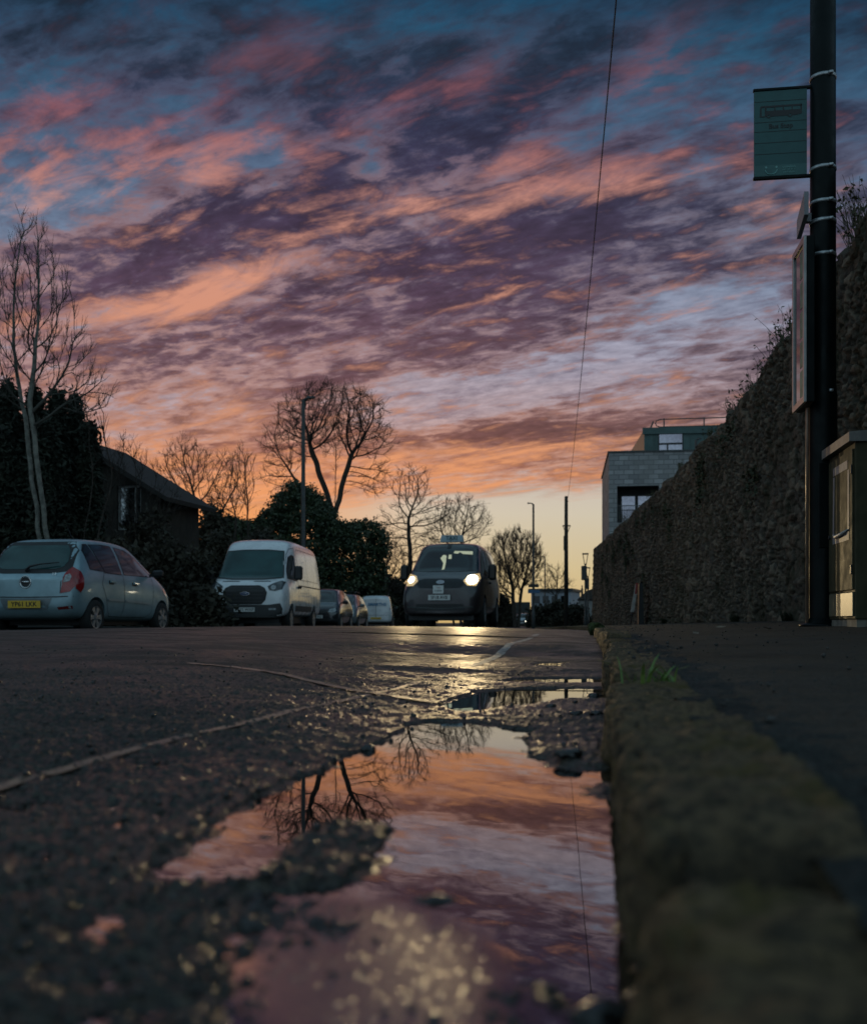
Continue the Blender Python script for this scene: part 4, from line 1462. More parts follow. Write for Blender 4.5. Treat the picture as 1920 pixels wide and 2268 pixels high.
# ------------------------------------------------------------------ vehicles
# a vehicle is modelled with its nose towards +Y; its body is a loft of cross sections, smoothed
def loft_body(st, rings=2, wells=()):
    """st: stations (y, z_bottom, z_belt, z_top, w_sill, w_max, w_belt, w_roof); wells: (y, z, radius) wheel arches"""
    def half(s):
        y, zb, zl, zt, ws, wm, wl, wr = s
        h = zl - zb
        g = zt - zl
        return [(0, zb), (0.7 * ws, zb), (ws, zb + 0.02), (wm, zb + 0.40 * h), (wm * 0.995, zb + 0.78 * h), (wl, zl),
                (wl + (wr - wl) * 0.5, zl + 0.5 * g), (wr, zl + 0.86 * g), (wr * 0.90, zl + 0.965 * g), (wr * 0.5, zt), (0, zt + 0.004)]
    bm = bmesh.new()
    rows = []
    for s in st:
        hp = half(s)
        ring = [(x, s[0], z) for x, z in hp] + [(-x, s[0], z) for x, z in hp[-2:0:-1]]
        rows.append([bm.verts.new(p) for p in ring])
    n = len(rows[0])
    for a, b in zip(rows, rows[1:]):
        for k in range(n):
            j = (k + 1) % n
            bm.faces.new((a[k], b[k], b[j], a[j]))
    for row, flip in ((rows[0], False), (rows[-1], True)):
        h = n // 2
        for k in range(h):
            r_, l_ = k, (n - k) % n
            r2, l2 = k + 1, n - k - 1
            f = [row[r_], row[r2], row[l2], row[l_]]
            f = list(dict.fromkeys(f))
            if len(f) >= 3:
                bm.faces.new(f if not flip else f[::-1])
    bmesh.ops.recalc_face_normals(bm, faces=bm.faces)
    me = bpy.data.meshes.new('tmp_body')
    bm.to_mesh(me)
    bm.free()
    o = bpy.data.objects.new('tmp_body', me)
    COL.objects.link(o)
    md = o.modifiers.new('s', 'SUBSURF')
    md.levels = rings
    md.render_levels = rings
    bpy.context.view_layer.update()
    smooth_me = bpy.data.meshes.new_from_object(o.evaluated_get(bpy.context.evaluated_depsgraph_get()))
    bpy.data.objects.remove(o)
    bm = bmesh.new()
    bm.from_mesh(smooth_me)
    bvh = BVHTree.FromBMesh(bm)
    bm.free()
    if wells:
        o = bpy.data.objects.new('tmp_body', smooth_me)
        COL.objects.link(o)
        cut = MB()
        for (y, z, r, xi, xo) in wells:
            for sgn in (1, -1):
                a, b = (xi, xo) if sgn > 0 else (-xo, -xi)
                cut.lathe([(r, a), (r, b)], 28, 'x', (0, y, z))
        co = cut.build('tmp_cut', M['black'])
        md = o.modifiers.new('b', 'BOOLEAN')
        md.object = co
        md.operation = 'DIFFERENCE'
        md.solver = 'EXACT'
        md.use_self = False
        bpy.context.view_layer.update()
        res = bpy.data.meshes.new_from_object(o.evaluated_get(bpy.context.evaluated_depsgraph_get()))
        bpy.data.objects.remove(o)
        bpy.data.objects.remove(co)
        if len(res.polygons) > 100:
            smooth_me = res
    return smooth_me, bvh


def finish_body(me, name, m, parent):
    me.materials.clear()
    me.materials.append(m)
    me.polygons.foreach_set('use_smooth', np.ones(len(me.polygons), dtype=bool))
    try:
        me.set_sharp_from_angle(angle=R(38))
    except Exception:
        pass
    me.name = name
    return link(bpy.data.objects.new(name, me), parent)


VIEWS = {'+x': (0, 1), '-x': (0, -1), '+y': (1, 1), '-y': (1, -1), '+z': (2, 1)}


def patch(bvh, poly, view, name, m, parent, off=0.004, grid=0.06, smooth_=True):
    """a thin sheet lying on the body: poly is its outline seen along an axis"""
    ax, sg = VIEWS[view]
    oth = [i for i in (0, 1, 2) if i != ax]
    bm = bmesh.new()
    bm.faces.new([bm.verts.new((p[0], p[1], 0)) for p in poly])
    us = [p[0] for p in poly]
    vs_ = [p[1] for p in poly]
    for k, (lo, hi) in enumerate(((min(us), max(us)), (min(vs_), max(vs_)))):
        n = max(1, int((hi - lo) / grid))
        for i in range(1, n):
            c = lo + (hi - lo) * i / n
            co = (c, 0, 0) if k == 0 else (0, c, 0)
            no = (1, 0, 0) if k == 0 else (0, 1, 0)
            bmesh.ops.bisect_plane(bm, geom=bm.verts[:] + bm.edges[:] + bm.faces[:], plane_co=co, plane_no=no)
    bmesh.ops.triangulate(bm, faces=[f for f in bm.faces if len(f.verts) > 4])
    dirv = Vector((0, 0, 0))
    dirv[ax] = -sg
    bm.verts.ensure_lookup_table()
    for v in bm.verts:
        p = Vector((0, 0, 0))
        p[oth[0]], p[oth[1]] = v.co.x, v.co.y
        o = p.copy()
        o[ax] = 10.0 * sg
        hit, nor, idx, dist = bvh.ray_cast(o, dirv)
        if hit is None:
            p[ax] = 0
            o2 = p.copy()
            o2[ax] = 2.0 * sg
            hit, nor, idx, dist = bvh.find_nearest(o2)
        if nor[ax] * sg < 0:
            nor = -nor
        v.co = hit + nor * off
    bmesh.ops.recalc_face_normals(bm, faces=bm.faces)
    if bm.faces and sum(f.normal[ax] for f in bm.faces) * sg < 0:
        bmesh.ops.reverse_faces(bm, faces=bm.faces)
    me = bpy.data.meshes.new(name)
    bm.to_mesh(me)
    bm.free()
    me.materials.append(m)
    if smooth_:
        me.polygons.foreach_set('use_smooth', np.ones(len(me.polygons), dtype=bool))
    return link(bpy.data.objects.new(name, me), parent)


def rrect(x0, x1, z0, z1, r=0.03, n=4):
    out = []
    for cx, cz, a0 in ((x1 - r, z1 - r, 0), (x0 + r, z1 - r, 90), (x0 + r, z0 + r, 180), (x1 - r, z0 + r, 270)):
        for k in range(n + 1):
            a = R(a0 + 90 * k / n)
            out.append((cx + r * math.cos(a), cz + r * math.sin(a)))
    return out


def seam(bvh, pts, w, view, name, m, parent, off=0.003):
    """thin strip along a polyline on the body"""
    P = np.array(pts, dtype=float)
    T = np.gradient(P, axis=0)
    T /= np.linalg.norm(T, axis=1)[:, None] + 1e-9
    N = np.stack([-T[:, 1], T[:, 0]], -1) * w / 2
    poly = [tuple(p) for p in (P + N)] + [tuple(p) for p in (P - N)[::-1]]
    return patch(bvh, poly, view, name, m, parent, off, 0.08)


def wheel(parent, x, y, r, w, side, spokes=7, rimcol=None, style='trim'):
    wr = empty('wheel', (x, y, r), parent=parent)
    t = MB().lathe([(r * 0.64, -w / 2), (r * 0.90, -w / 2), (r * 0.985, -w * 0.36), (r, -w * 0.2), (r, w * 0.2), (r * 0.985, w * 0.36), (r * 0.90, w / 2), (r * 0.64, w / 2)], 36, 'x', cap=False)
    t.build('tyre', M['rubber'], wr, True)
    rm = MB()
    xo = side * (w / 2 - 0.012)
    rm.lathe([(r * 0.66, xo), (r * 0.655, xo + side * 0.010), (r * 0.60, xo + side * 0.008), (r * 0.59, xo - side * 0.03)], 32, 'x', cap=False)
    rm.lathe([(0.055, xo - side * 0.04), (0.055, xo + side * 0.010), (0.03, xo + side * 0.016)], 16, 'x')
    for k in range(spokes):
        a = 2 * math.pi * k / spokes
        ca, sa = math.cos(a), math.sin(a)
        vs = []
        for rr, hw in ((0.045, 0.026), (r * 0.36, 0.030), (r * 0.61, 0.050)):
            for s2 in (-1, 1):
                vs.append((rr, s2 * hw))
        pts = [(vs[i][0] * ca - vs[i][1] * sa, vs[i][0] * sa + vs[i][1] * ca) for i in range(6)]
        front = [(xo + side * 0.006, p[0], p[1]) for p in pts]
        backp = [(xo - side * 0.02, p[0], p[1]) for p in pts]
        fs = [(0, 1, 3, 2), (2, 3, 5, 4), (0, 2, 8, 6), (2, 4, 10, 8), (1, 7, 9, 3), (3, 9, 11, 5)]
        rm.add(front + backp, fs)
    rm.build('rim', rimcol or M['rim'], wr)
    MB().lathe([(r * 0.63, xo - side * 0.045), (r * 0.60, xo - side * 0.025), (0.02, xo - side * 0.025)], 28, 'x').build('brake_disc', M['black'], wr)
    return wr


def plate(parent, txt, y, z, facing, m, tilt=0.0, w=0.52, h=0.111, x=0.0):
    """number plate; facing +1 nose, -1 tail"""
    o = MB().box(-w / 2, w / 2, -0.006, 0.006, -h / 2, h / 2).build('number_plate', m, parent)
    o.location = (x, y, z)
    o.rotation_euler = (tilt, 0, 0 if facing < 0 else math.pi)
    text_obj('lettering', txt, 0.098, M['ink'], o, (0, -0.0075, -0.002), (R(90), 0, 0), 0.001, bold=0.0016)
    return o


def mirror(parent, x, y, z, m, s=1.0, tall=False):
    h, w = (0.30, 0.17) if tall else (0.13, 0.19)
    sg = 1 if x > 0 else -1
    b = MB()
    b.box(x - w * s / 2, x + w * s / 2, y - 0.06 * s, y + 0.05 * s, z - h * s / 2, z + h * s / 2, bev=0.035 * s)
    b.box(min(x, x - sg * 0.16 * s), max(x, x - sg * 0.16 * s), y - 0.02, y + 0.02, z - h * s * 0.42, z - h * s * 0.42 + 0.05)
    return b.build('door_mirror', m, parent, False)


def paint(name, c, rough=0.32, metal=0.35, coat=0.7, dirt=0.2):
    return mat(name, c, rough, metal=metal, var=dirt, vscale=2.2, coat=coat, rvar=0.05)


def glass_cabin(name='car_glass'):
    return M['glass']


# ---- silver blue hatchback seen from behind
def hatch_stations():
    return [(-1.80, .44, .66, .84, .58, .64, .64, .56), (-1.775, .36, .72, .90, .68, .73, .71, .61), (-1.70, .27, .86, .98, .73, .785, .755, .63),
            (-1.60, .24, .92, 1.10, .75, .80, .765, .63), (-1.44, .22, .95, 1.36, .76, .805, .77, .60), (-1.30, .22, .96, 1.47, .765, .805, .775, .585), (-1.10, .21, .96, 1.505, .765, .805, .775, .575),
            (-.45, .20, .945, 1.545, .765, .805, .78, .575), (.25, .20, .93, 1.525, .765, .805, .775, .56), (.55, .20, .925, 1.455, .765, .80, .765, .545),
            (1.08, .20, .92, 1.10, .765, .795, .745, .60), (1.22, .20, .90, 1.00, .765, .79, .73, .62), (1.52, .22, .82, .90, .75, .77, .69, .58),
            (1.70, .27, .70, .77, .69, .70, .62, .52), (1.77, .36, .60, .66, .58, .58, .52, .44)]


def side_windows(bvh, root, polys, fm, seal=0.014):
    for view in ('+x', '-x'):
        for nm, poly in polys:
            c = np.mean(np.array(poly), axis=0)
            big = [tuple(c + (np.array(p) - c) * (1 + seal / max(np.linalg.norm(np.array(p) - c), 0.05) * 1.2)) for p in poly]
            w = patch(bvh, big, view, 'side_window', fm, root, 0.003)
            patch(bvh, poly, view, 'pane', M['glass'], w, 0.0055)


def build_hatchback():
    root = empty('parked_hatchback')
    tag(root, 'silver blue hatchback with a yellow number plate parked across the road', 'car', 'cars parked along the far kerb')
    body = paint('silver_blue_paint', (0.30, 0.43, 0.48), 0.36, 0.45, 0.2)
    wr, wy0, wy1 = 0.275, -1.17, 1.21
    me, bvh = loft_body(hatch_stations(), 3, [(wy0, wr, 0.315, 0.55, 1.0), (wy1, wr, 0.315, 0.55, 1.0)])
    finish_body(me, 'body', body, root)
    for y in (wy0, wy1):
        for sd in (1, -1):
            wheel(root, sd * 0.715, y, wr, 0.165, sd, 6)
    # rear screen with its black surround
    sur = patch(bvh, [(-.665, .965), (-.62, 1.30), (-.52, 1.44), (.52, 1.44), (.62, 1.30), (.665, .965), (.40, .93), (-.40, .93)], '-y', 'rear_screen', M['black'], root, 0.004, 0.05)
    patch(bvh, [(-.53, 1.03), (-.57, 1.12), (-.54, 1.29), (-.46, 1.375), (.46, 1.375), (.54, 1.29), (.57, 1.12), (.53, 1.03), (.42, .995), (-.42, .995)], '-y', 'pane', M['tealglass'], sur, 0.008, 0.05)
    wp = MB().tube([(-.02, -1.735, .985), (.02, -1.72, 1.04), (.18, -1.70, 1.075), (.46, -1.665, 1.10)], [.022, .018, .012, .008], 8)
    wp.lathe([(0.03, -1.74), (0.032, -1.70)], 12, 'y', (-.02, 0, .985))
    wp.build('rear_wiper', M['black'], root, True)
    for sg in (1, -1):
        po = [(sg * .56, .63), (sg * .575, .74), (sg * .60, .93), (sg * .655, 1.03), (sg * .715, .99), (sg * .765, .86), (sg * .755, .74), (sg * .70, .655)]
        tl = patch(bvh, po, '-y', 'tail_lamp', M['redlens'], root, 0.010, 0.03)
        patch(bvh, [(sg * .60, .79), (sg * .615, .90), (sg * .66, .92), (sg * .69, .88), (sg * .68, .81)], '-y', 'reversing_lens', M['clearlens'], tl, 0.016, 0.03)
        # the side face of the lamp wraps on to the wing
        v = '+x' if sg > 0 else '-x'
        patch(bvh, [(-1.72, .70), (-1.70, .90), (-1.62, 1.02), (-1.55, .97), (-1.52, .85), (-1.56, .72), (-1.64, .64)], v, 'lamp_side', M['redlens'], tl, 0.008, 0.03)
    # bumper: crease, recess with plate, reflectors
    seam(bvh, [(-.74, .585), (-.50, .575), (0, .57), (.50, .575), (.74, .585)], 0.016, '-y', 'bumper_crease', M['black'], root)
    patch(bvh, [(-.42, .555), (.42, .555), (.34, .385), (-.34, .385)], '-y', 'plate_recess', paint('shaded_recess_paint', (0.20, 0.24, 0.26)), root, 0.005)
    plate(root, 'YP61 LKK', -1.835, .465, -1, M['plate_y'], 0.0)
    for sg in (1, -1):
        patch(bvh, [(sg * .50, .42), (sg * .72, .445), (sg * .72, .40), (sg * .52, .385)], '-y', 'bumper_reflector', mat('dark_red_reflector', (0.12, 0.01, 0.01), 0.2, var=0.2), root, 0.006)
    seam(bvh, [(-.55, .63), (-.56, .80), (-.62, .95)], 0.010, '-y', 'tailgate_seam', M['black'], root)
    seam(bvh, [(.55, .63), (.56, .80), (.62, .95)], 0.010, '-y', 'tailgate_seam', M['black'], root)
    bd = MB().lathe([(0.074, -1.80), (0.07, -1.782)], 20, 'y', (0, 0, .80))
    b_ = bd.build('badge', M['black'], root)
    tr = MB()
    tr.tube([(0.086 * math.cos(a), -1.80, .80 + 0.092 * math.sin(a)) for a in np.linspace(0, 2 * math.pi, 25)], 0.010, 6, cap=False)
    tr.box(-.055, .055, -1.808, -1.80, .785, .815)
    tr.build('badge_ring', M['chrome'], b_, True)
    text_obj('lettering', '1.2', 0.055, M['chrome'], root, (.44, -1.765, .92), (R(80), 0, 0), bold=0.001)
    text_obj('lettering', 'i10', 0.055, M['chrome'], root, (-.50, -1.765, .86), (R(80), 0, 0), bold=0.001)
    # side windows, doors, trim
    polys = [('q', [(-1.28, 1.02), (-1.30, 1.30), (-1.20, 1.395), (-1.08, 1.405), (-.86, 1.00)]),
             ('r', [(-.83, .985), (-1.03, 1.41), (-.60, 1.43), (-.32, 1.43), (-.28, .975)]),
             ('f', [(-.19, .975), (-.21, 1.425), (.20, 1.395), (.52, 1.28), (.88, 1.05), (.90, .985)])]
    side_windows(bvh, root, polys, M['black'])
    for v, sg in (('+x', 1), ('-x', -1)):
        seam(bvh, [(-.24, .97), (-.245, .70), (-.26, .45), (-.30, .30)], 0.010, v, 'door_seam', M['black'], root)
        seam(bvh, [(-.86, .99), (-.98, .80), (-.86, .58), (-.80, .40), (-.70, .29), (-.30, .28), (.60, .28), (.78, .36), (.82, .60), (.90, .96)], 0.009, v, 'door_seam', M['black'], root)
        patch(bvh, [(-.80, .535), (-.80, .575), (-.28, .570), (-.28, .530)], v, 'rub_strip', paint('rub_strip_paint', (0.42, 0.48, 0.50)), root, 0.014)
        patch(bvh, [(-.22, .530), (-.22, .568), (.70, .535), (.72, .50)], v, 'rub_strip', paint('rub_strip_paint', (0.42, 0.48, 0.50)), root, 0.014)
        for y in (-.74, .06):
            MB().box(sg * .795, sg * .825, y, y + .17, .825, .86, bev=0.006).build('door_handle', body, root)
            patch(bvh, rrect(y - .02, y + .15, .80, .865, .03), v, 'handle_recess', M['black'], root, 0.003)
        mirror(root, sg * .90, .80, 1.04, M['black'])
        patch(bvh, [(1.30, .70), (1.28, .80), (1.46, .79), (1.62, .70), (1.64, .62), (1.50, .62)], v, 'headlamp', M['clearlens'], root, 0.006)
    patch(bvh, [(-.62, 1.02), (-.54, 1.40), (.54, 1.40), (.62, 1.02)], '+y', 'windscreen', M['glass'], root, 0.004)
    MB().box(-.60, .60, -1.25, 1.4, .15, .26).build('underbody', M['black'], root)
    MB().tube([(0.30, -0.95, 1.52), (0.31, -1.05, 1.56), (0.34, -1.22, 1.70)], [.012, .006, .003], 6).build('aerial', M['black'], root)
    X, Y = -8.50, 16.95
    root.location = (X, Y, gz(X, Y) - 0.03)
    root.rotation_euler = (0, 0, -R(1.0))
    root.scale = (1.04, 1.07, 1.03)


# ---- white panel van seen from the front
def build_van():
    root = empty('parked_panel_van')
    tag(root, 'white high roofed panel van with a black grille facing the camera', 'van', 'cars parked along the far kerb')
    body = paint('white_van_paint', (0.68, 0.70, 0.72), 0.28, 0.0, 0.8, 0.10)
    st = [(-2.74, .48, 1.30, 2.34, .90, .95, .95, .78), (-2.70, .42, 1.32, 2.44, .95, .99, .98, .83), (-2.55, .40, 1.32, 2.50, .97, 1.00, .985, .85), (-1.4, .38, 1.32, 2.53, .98, 1.01, .99, .86), (0, .38, 1.32, 2.54, .98, 1.01, .99, .86),
          (.80, .38, 1.32, 2.53, .98, 1.01, .985, .85), (1.12, .38, 1.31, 2.46, .98, 1.01, .98, .83), (1.42, .38, 1.30, 2.27, .98, 1.01, .97, .80), (1.55, .38, 1.30, 2.14, .98, 1.01, .965, .80),
          (2.08, .38, 1.29, 1.47, .98, 1.01, .95, .82), (2.20, .38, 1.28, 1.40, .98, 1.00, .94, .82), (2.48, .36, 1.20, 1.32, .97, .99, .92, .80), (2.66, .36, 1.10, 1.22, .92, .95, .88, .74), (2.74, .40, .94, 1.06, .82, .84, .78, .66)]
    wr, wy0, wy1 = 0.345, -1.55, 1.75
    me, bvh = loft_body(st, 3, [(wy0, wr, 0.40, 0.70, 1.2), (wy1, wr, 0.40, 0.70, 1.2)])
    finish_body(me, 'body', body, root)
    for y in (wy0, wy1):
        for sd in (1, -1):
            wheel(root, sd * 0.885, y, wr, 0.215, sd, 8)
    ws = patch(bvh, [(-.86, 1.40), (-.80, 1.80), (-.745, 2.17), (-.30, 2.205), (.30, 2.205), (.745, 2.17), (.80, 1.80), (.86, 1.40), (.40, 1.355), (-.40, 1.355)], '+y', 'windscreen', M['black'], root, 0.004)
    patch(bvh, [(-.83, 1.43), (-.775, 1.80), (-.725, 2.14), (-.30, 2.175), (.30, 2.175), (.725, 2.14), (.775, 1.80), (.83, 1.43), (.40, 1.385), (-.40, 1.385)], '+y', 'pane', M['tealglass'], ws, 0.008)
    # bonnet vents and seam
    for x0 in (-.62, .18):
        patch(bvh, [(x0, 1.30), (x0 + .02, 1.322), (x0 + .44, 1.322), (x0 + .44, 1.30)], '+y', 'bonnet_vent', M['black'], root, 0.004)
    gr = patch(bvh, [(-.56, 1.02), (-.50, 1.13), (-.36, 1.20), (.36, 1.20), (.50, 1.13), (.56, 1.02), (.52, .82), (.42, .71), (-.42, .71), (-.52, .82)], '+y', 'grille', M['black'], root, 0.008)
    for z in (.78, .87, .96, 1.05, 1.13):
        hw = .46 if z < 1.1 else .42
        seam(bvh, [(-hw, z), (0, z + .006), (hw, z)], 0.014, '+y', 'grille_bar', mat('grille_grey', (0.04, 0.04, 0.042), 0.4, var=0.2), gr, 0.014)
    em = patch(bvh, [(0.125 * math.cos(a), .985 + 0.055 * math.sin(a)) for a in np.linspace(0, 2 * math.pi, 20)[:-1]], '+y', 'badge', M['chrome'], root, 0.022)
    patch(bvh, [(0.108 * math.cos(a), .985 + 0.042 * math.sin(a)) for a in np.linspace(0, 2 * math.pi, 20)[:-1]], '+y', 'badge_oval', mat('badge_blue', (0.03, 0.06, 0.16), 0.3, var=0.1), em, 0.026)
    text_obj('lettering', 'Ford', 0.062, M['chrome'], root, (0, 2.80, .985), (R(90), 0, math.pi), bold=0.0005)
    for sg in (1, -1):
        h = patch(bvh, [(sg * .56, 1.17), (sg * .62, 1.07), (sg * .76, 1.05), (sg * .91, 1.10), (sg * .925, 1.30), (sg * .84, 1.33), (sg * .68, 1.25)], '+y', 'headlamp', mat('dark_lamp_unit', (0.05, 0.055, 0.06), 0.12, var=0.4, vscale=14.0, coat=0.6), root, 0.010, 0.04)
        patch(bvh, [(sg * .71 + 0.06 * math.cos(a), 1.145 + 0.06 * math.sin(a)) for a in np.linspace(0, 2 * math.pi, 14)[:-1]], '+y', 'lamp_bowl', M['clearlens'], h, 0.016, 0.04)
        patch(bvh, rrect(min(sg * .60, sg * .78), max(sg * .60, sg * .78), .565, .615, .02), '+y', 'fog_lamp', M['clearlens'], root, 0.016)
    patch(bvh, [(-.88, .74), (-.60, .70), (.60, .70), (.88, .74), (.93, .60), (.90, .40), (-.90, .40), (-.93, .60)], '+y', 'bumper', mat('grey_bumper_plastic', (0.035, 0.036, 0.038), 0.55, var=0.2), root, 0.010)
    plate(root, 'BG71 WXP', 2.785, .575, 1, M['plate_w'])
    for v, sg in (('+x', 1), ('-x', -1)):
        w = patch(bvh, [(.92, 1.36), (.94, 2.06), (1.18, 2.08), (1.46, 2.00), (1.78, 1.66), (1.94, 1.40)], v, 'side_window', M['black'], root, 0.004)
        patch(bvh, [(.97, 1.41), (.99, 2.02), (1.17, 2.03), (1.42, 1.96), (1.72, 1.64), (1.86, 1.43)], v, 'pane', M['glass'], w, 0.007)
        seam(bvh, [(.82, 2.28), (.80, 1.30), (.80, .52)], 0.016, v, 'door_seam', M['black'], root)
        seam(bvh, [(.82, 2.28), (1.20, 2.24), (1.48, 2.08), (1.70, 1.80)], 0.014, v, 'door_seam', M['black'], root)
        seam(bvh, rrect(-2.30, .64, 1.42, 2.26, .12) + [(.64, 2.14)], 0.014, v, 'panel_pressing', M['black'], root)
        seam(bvh, [(-.62, 2.30), (-.62, 1.30), (-.62, .52)], 0.012, v, 'door_seam', M['black'], root)
        patch(bvh, [(-2.6, 1.235), (-2.6, 1.265), (.78, 1.265), (.78, 1.235)], v, 'door_rail', M['black'], root, 0.006)
        patch(bvh, [(-1.10, .55), (-1.10, .70), (1.28, .70), (1.28, .55)], v, 'rub_strip', mat('grey_side_moulding', (0.06, 0.06, 0.062), 0.5, var=0.2), root, 0.014)
        for y in (.86, .66):
            MB().box(sg * .995, sg * 1.03, y - .05, y + .05, 1.17, 1.23, bev=0.01).build('door_handle', M['black'], root)
        mirror(root, sg * 1.16, 1.72, 1.56, M['black'], 1.25, True)
    for sg in (1, -1):
        po = [(sg * .80, 1.00), (sg * .80, 1.75), (sg * .91, 1.75), (sg * .93, 1.00)]
        patch(bvh, po, '-y', 'tail_lamp', M['redlens'], root, 0.008)
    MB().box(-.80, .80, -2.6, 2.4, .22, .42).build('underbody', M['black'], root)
    MB().tube([(0, .86, 2.53), (0, .84, 2.60), (0, .80, 2.66)], [.010, .006, .004], 6).build('aerial', M['black'], root)
    st_ = MB().tube([(.10, 2.13, 1.42), (.36, 2.04, 1.47), (.62, 1.99, 1.50)], [.014, .010, .008], 6)
    st_.build('windscreen_wiper', M['black'], root)
    X, Y = -9.36, 30.25
    root.location = (X, Y, gz(X, Y) - 0.02)
    root.rotation_euler = (0, 0, math.pi + R(4.0))
    root.scale = (1.10, 1.02, 1.065)


# ---- dark taxi coming down the road with its lamps lit
def build_taxi():
    root = empty('taxi')
    tag(root, 'dark people carrier taxi with blazing headlights driving towards the camera', 'taxi')
    body = paint('dark_plum_paint', (0.036, 0.027, 0.029), 0.34, 0.2, 0.7, 0.2)
    st = [(-2.46, .48, 1.06, 1.72, .84, .90, .88, .68), (-2.42, .36, 1.08, 1.84, .90, .95, .93, .74), (-2.2, .28, 1.10, 1.91, .92, .965, .94, .75), (-1.0, .25, 1.09, 1.94, .925, .97, .945, .76), (.2, .24, 1.08, 1.93, .925, .97, .94, .75),
          (.62, .24, 1.08, 1.88, .925, .97, .94, .74), (.85, .24, 1.08, 1.80, .925, .97, .935, .73), (1.62, .24, 1.06, 1.28, .92, .965, .91, .78), (1.76, .24, 1.03, 1.20, .92, .96, .90, .77), (2.12, .24, .92, 1.08, .90, .94, .86, .72),
          (2.34, .25, .80, .96, .84, .88, .78, .64), (2.44, .30, .66, .80, .72, .74, .66, .54)]
    wr, wy0, wy1 = 0.335, -1.52, 1.42
    me, bvh = loft_body(st, 3, [(wy0, wr, 0.39, 0.65, 1.2), (wy1, wr, 0.39, 0.65, 1.2)])
    finish_body(me, 'body', body, root)
    for y in (wy0, wy1):
        for sd in (1, -1):
            wheel(root, sd * 0.855, y, wr, 0.215, sd, 8)
    ws = patch(bvh, [(-.82, 1.23), (-.76, 1.55), (-.69, 1.82), (-.30, 1.85), (.30, 1.85), (.69, 1.82), (.76, 1.55), (.82, 1.23), (.40, 1.20), (-.40, 1.20)], '+y', 'windscreen', M['glass'], root, 0.005)
    # glowing patches on the windscreen standing in for daylight through the rear windows, and a paper licence in the corner
    thru = mat('painted_cabin_daylight', (0.4, 0.4, 0.3), 0.6, var=0.2, emit=(0.78, 0.80, 0.52), estr=0.38)
    patch(bvh, [(.00, 1.42), (.02, 1.58), (.10, 1.60), (.16, 1.52), (.06, 1.40), (.06, 1.24), (.00, 1.26)], '+y', 'daylight_patch', thru, ws, 0.009, 0.03)
    patch(bvh, [(-.62, 1.60), (-.60, 1.68), (-.16, 1.69), (-.14, 1.64), (-.24, 1.62), (-.30, 1.66), (-.38, 1.615)], '+y', 'daylight_patch', thru, ws, 0.009, 0.03)
    patch(bvh, [(-.04, 1.50), (-.03, 1.60), (-.10, 1.60), (-.12, 1.50)], '+y', 'daylight_patch', thru, ws, 0.009, 0.03)
    patch(bvh, [(.05, 1.76), (.05, 1.84), (-.05, 1.84), (-.05, 1.76)], '+y', 'inner_mirror', M['black'], ws, 0.012)
    # passenger window frames
    for v, sg in (('+x', 1), ('-x', -1)):
        for poly in ([(.72, 1.16), (.66, 1.66), (.30, 1.72), (.24, 1.16)], [(.80, 1.16), (.76, 1.60), (1.00, 1.46), (1.32, 1.18)],
                     [(.14, 1.16), (.16, 1.74), (-1.0, 1.75), (-1.0, 1.16)], [(-1.1, 1.16), (-1.1, 1.75), (-2.15, 1.70), (-2.2, 1.16)]):
            w = patch(bvh, poly, v, 'side_window', M['glass'], root, 0.006)
        seam(bvh, [(.80, 1.17), (.72, 1.72), (.20, 1.80), (-2.2, 1.79)], 0.05, v, 'window_trim', M['chrome'], root, 0.010)
        seam(bvh, [(.19, 1.78), (.19, .40)], 0.014, v, 'door_seam', M['black'], root)
        MB().box(sg * .955, sg * .99, .28, .46, .98, 1.02, bev=0.01).build('door_handle', M['black'], root)
        mirror(root, sg * 1.10, 1.05, 1.22, M['black'], 1.15, True)
    gr = patch(bvh, [(-.58, .98), (-.40, 1.035), (.40, 1.035), (.58, .98), (.50, .84), (-.50, .84)], '+y', 'grille', M['black'], root, 0.006)
    em = patch(bvh, [(0.10 * math.cos(a), .955 + 0.042 * math.sin(a)) for a in np.linspace(0, 2 * math.pi, 18)[:-1]], '+y', 'badge', M['chrome'], root, 0.014)
    patch(bvh, [(-.55, .50), (-.62, .36), (.62, .36), (.55, .50)], '+y', 'lower_grille', M['black'], root, 0.008)
    seam(bvh, [(-.78, .44), (0, .40), (.78, .44)], 0.03, '+y', 'bumper_lip', M['lamp_grey'], root, 0.012)
    lic = MB().box(-.125, .125, -.004, .004, -.085, .085).build('licence_plate', M['plate_w'], root)
    lic.location = (.03, 2.452, .805)
    lic.rotation_euler = (R(-6), 0, math.pi)
    text_obj('lettering', 'TAXI', 0.05, mat('pink_print', (0.35, 0.16, 0.16), 0.5, var=0.1), lic, (0, -0.006, 0.035), (R(90), 0, 0))
    text_obj('lettering', '% 80002', 0.05, M['ink'], lic, (0, -0.006, -0.03), (R(90), 0, 0))
    plate(root, 'SF18 AVB', 2.50, .635, 1, M['plate_w'])
    # roof sign
    rs_ = empty('roof_sign', (0, .35, 1.94), parent=root)
    b = MB()
    b.add([(-.30, -.10, 0), (.30, -.10, 0), (.30, .10, 0), (-.30, .10, 0), (-.27, -.06, .155), (.27, -.06, .155), (.27, .06, .155), (-.27, .06, .155)],
          [(3, 2, 1, 0), (4, 5, 6, 7), (0, 1, 5, 4), (1, 2, 6, 5), (2, 3, 7, 6), (3, 0, 4, 7)])
    b.build('sign_box', mat('pale_blue_sign_plastic', (0.27, 0.34, 0.37), 0.4, var=0.15), rs_)
    text_obj('lettering', 'TAXI', 0.135, mat('dark_teal_lettering', (0.02, 0.07, 0.08), 0.5, var=0.1), rs_, (0, .087, .083), (R(75), 0, math.pi), bold=0.003)
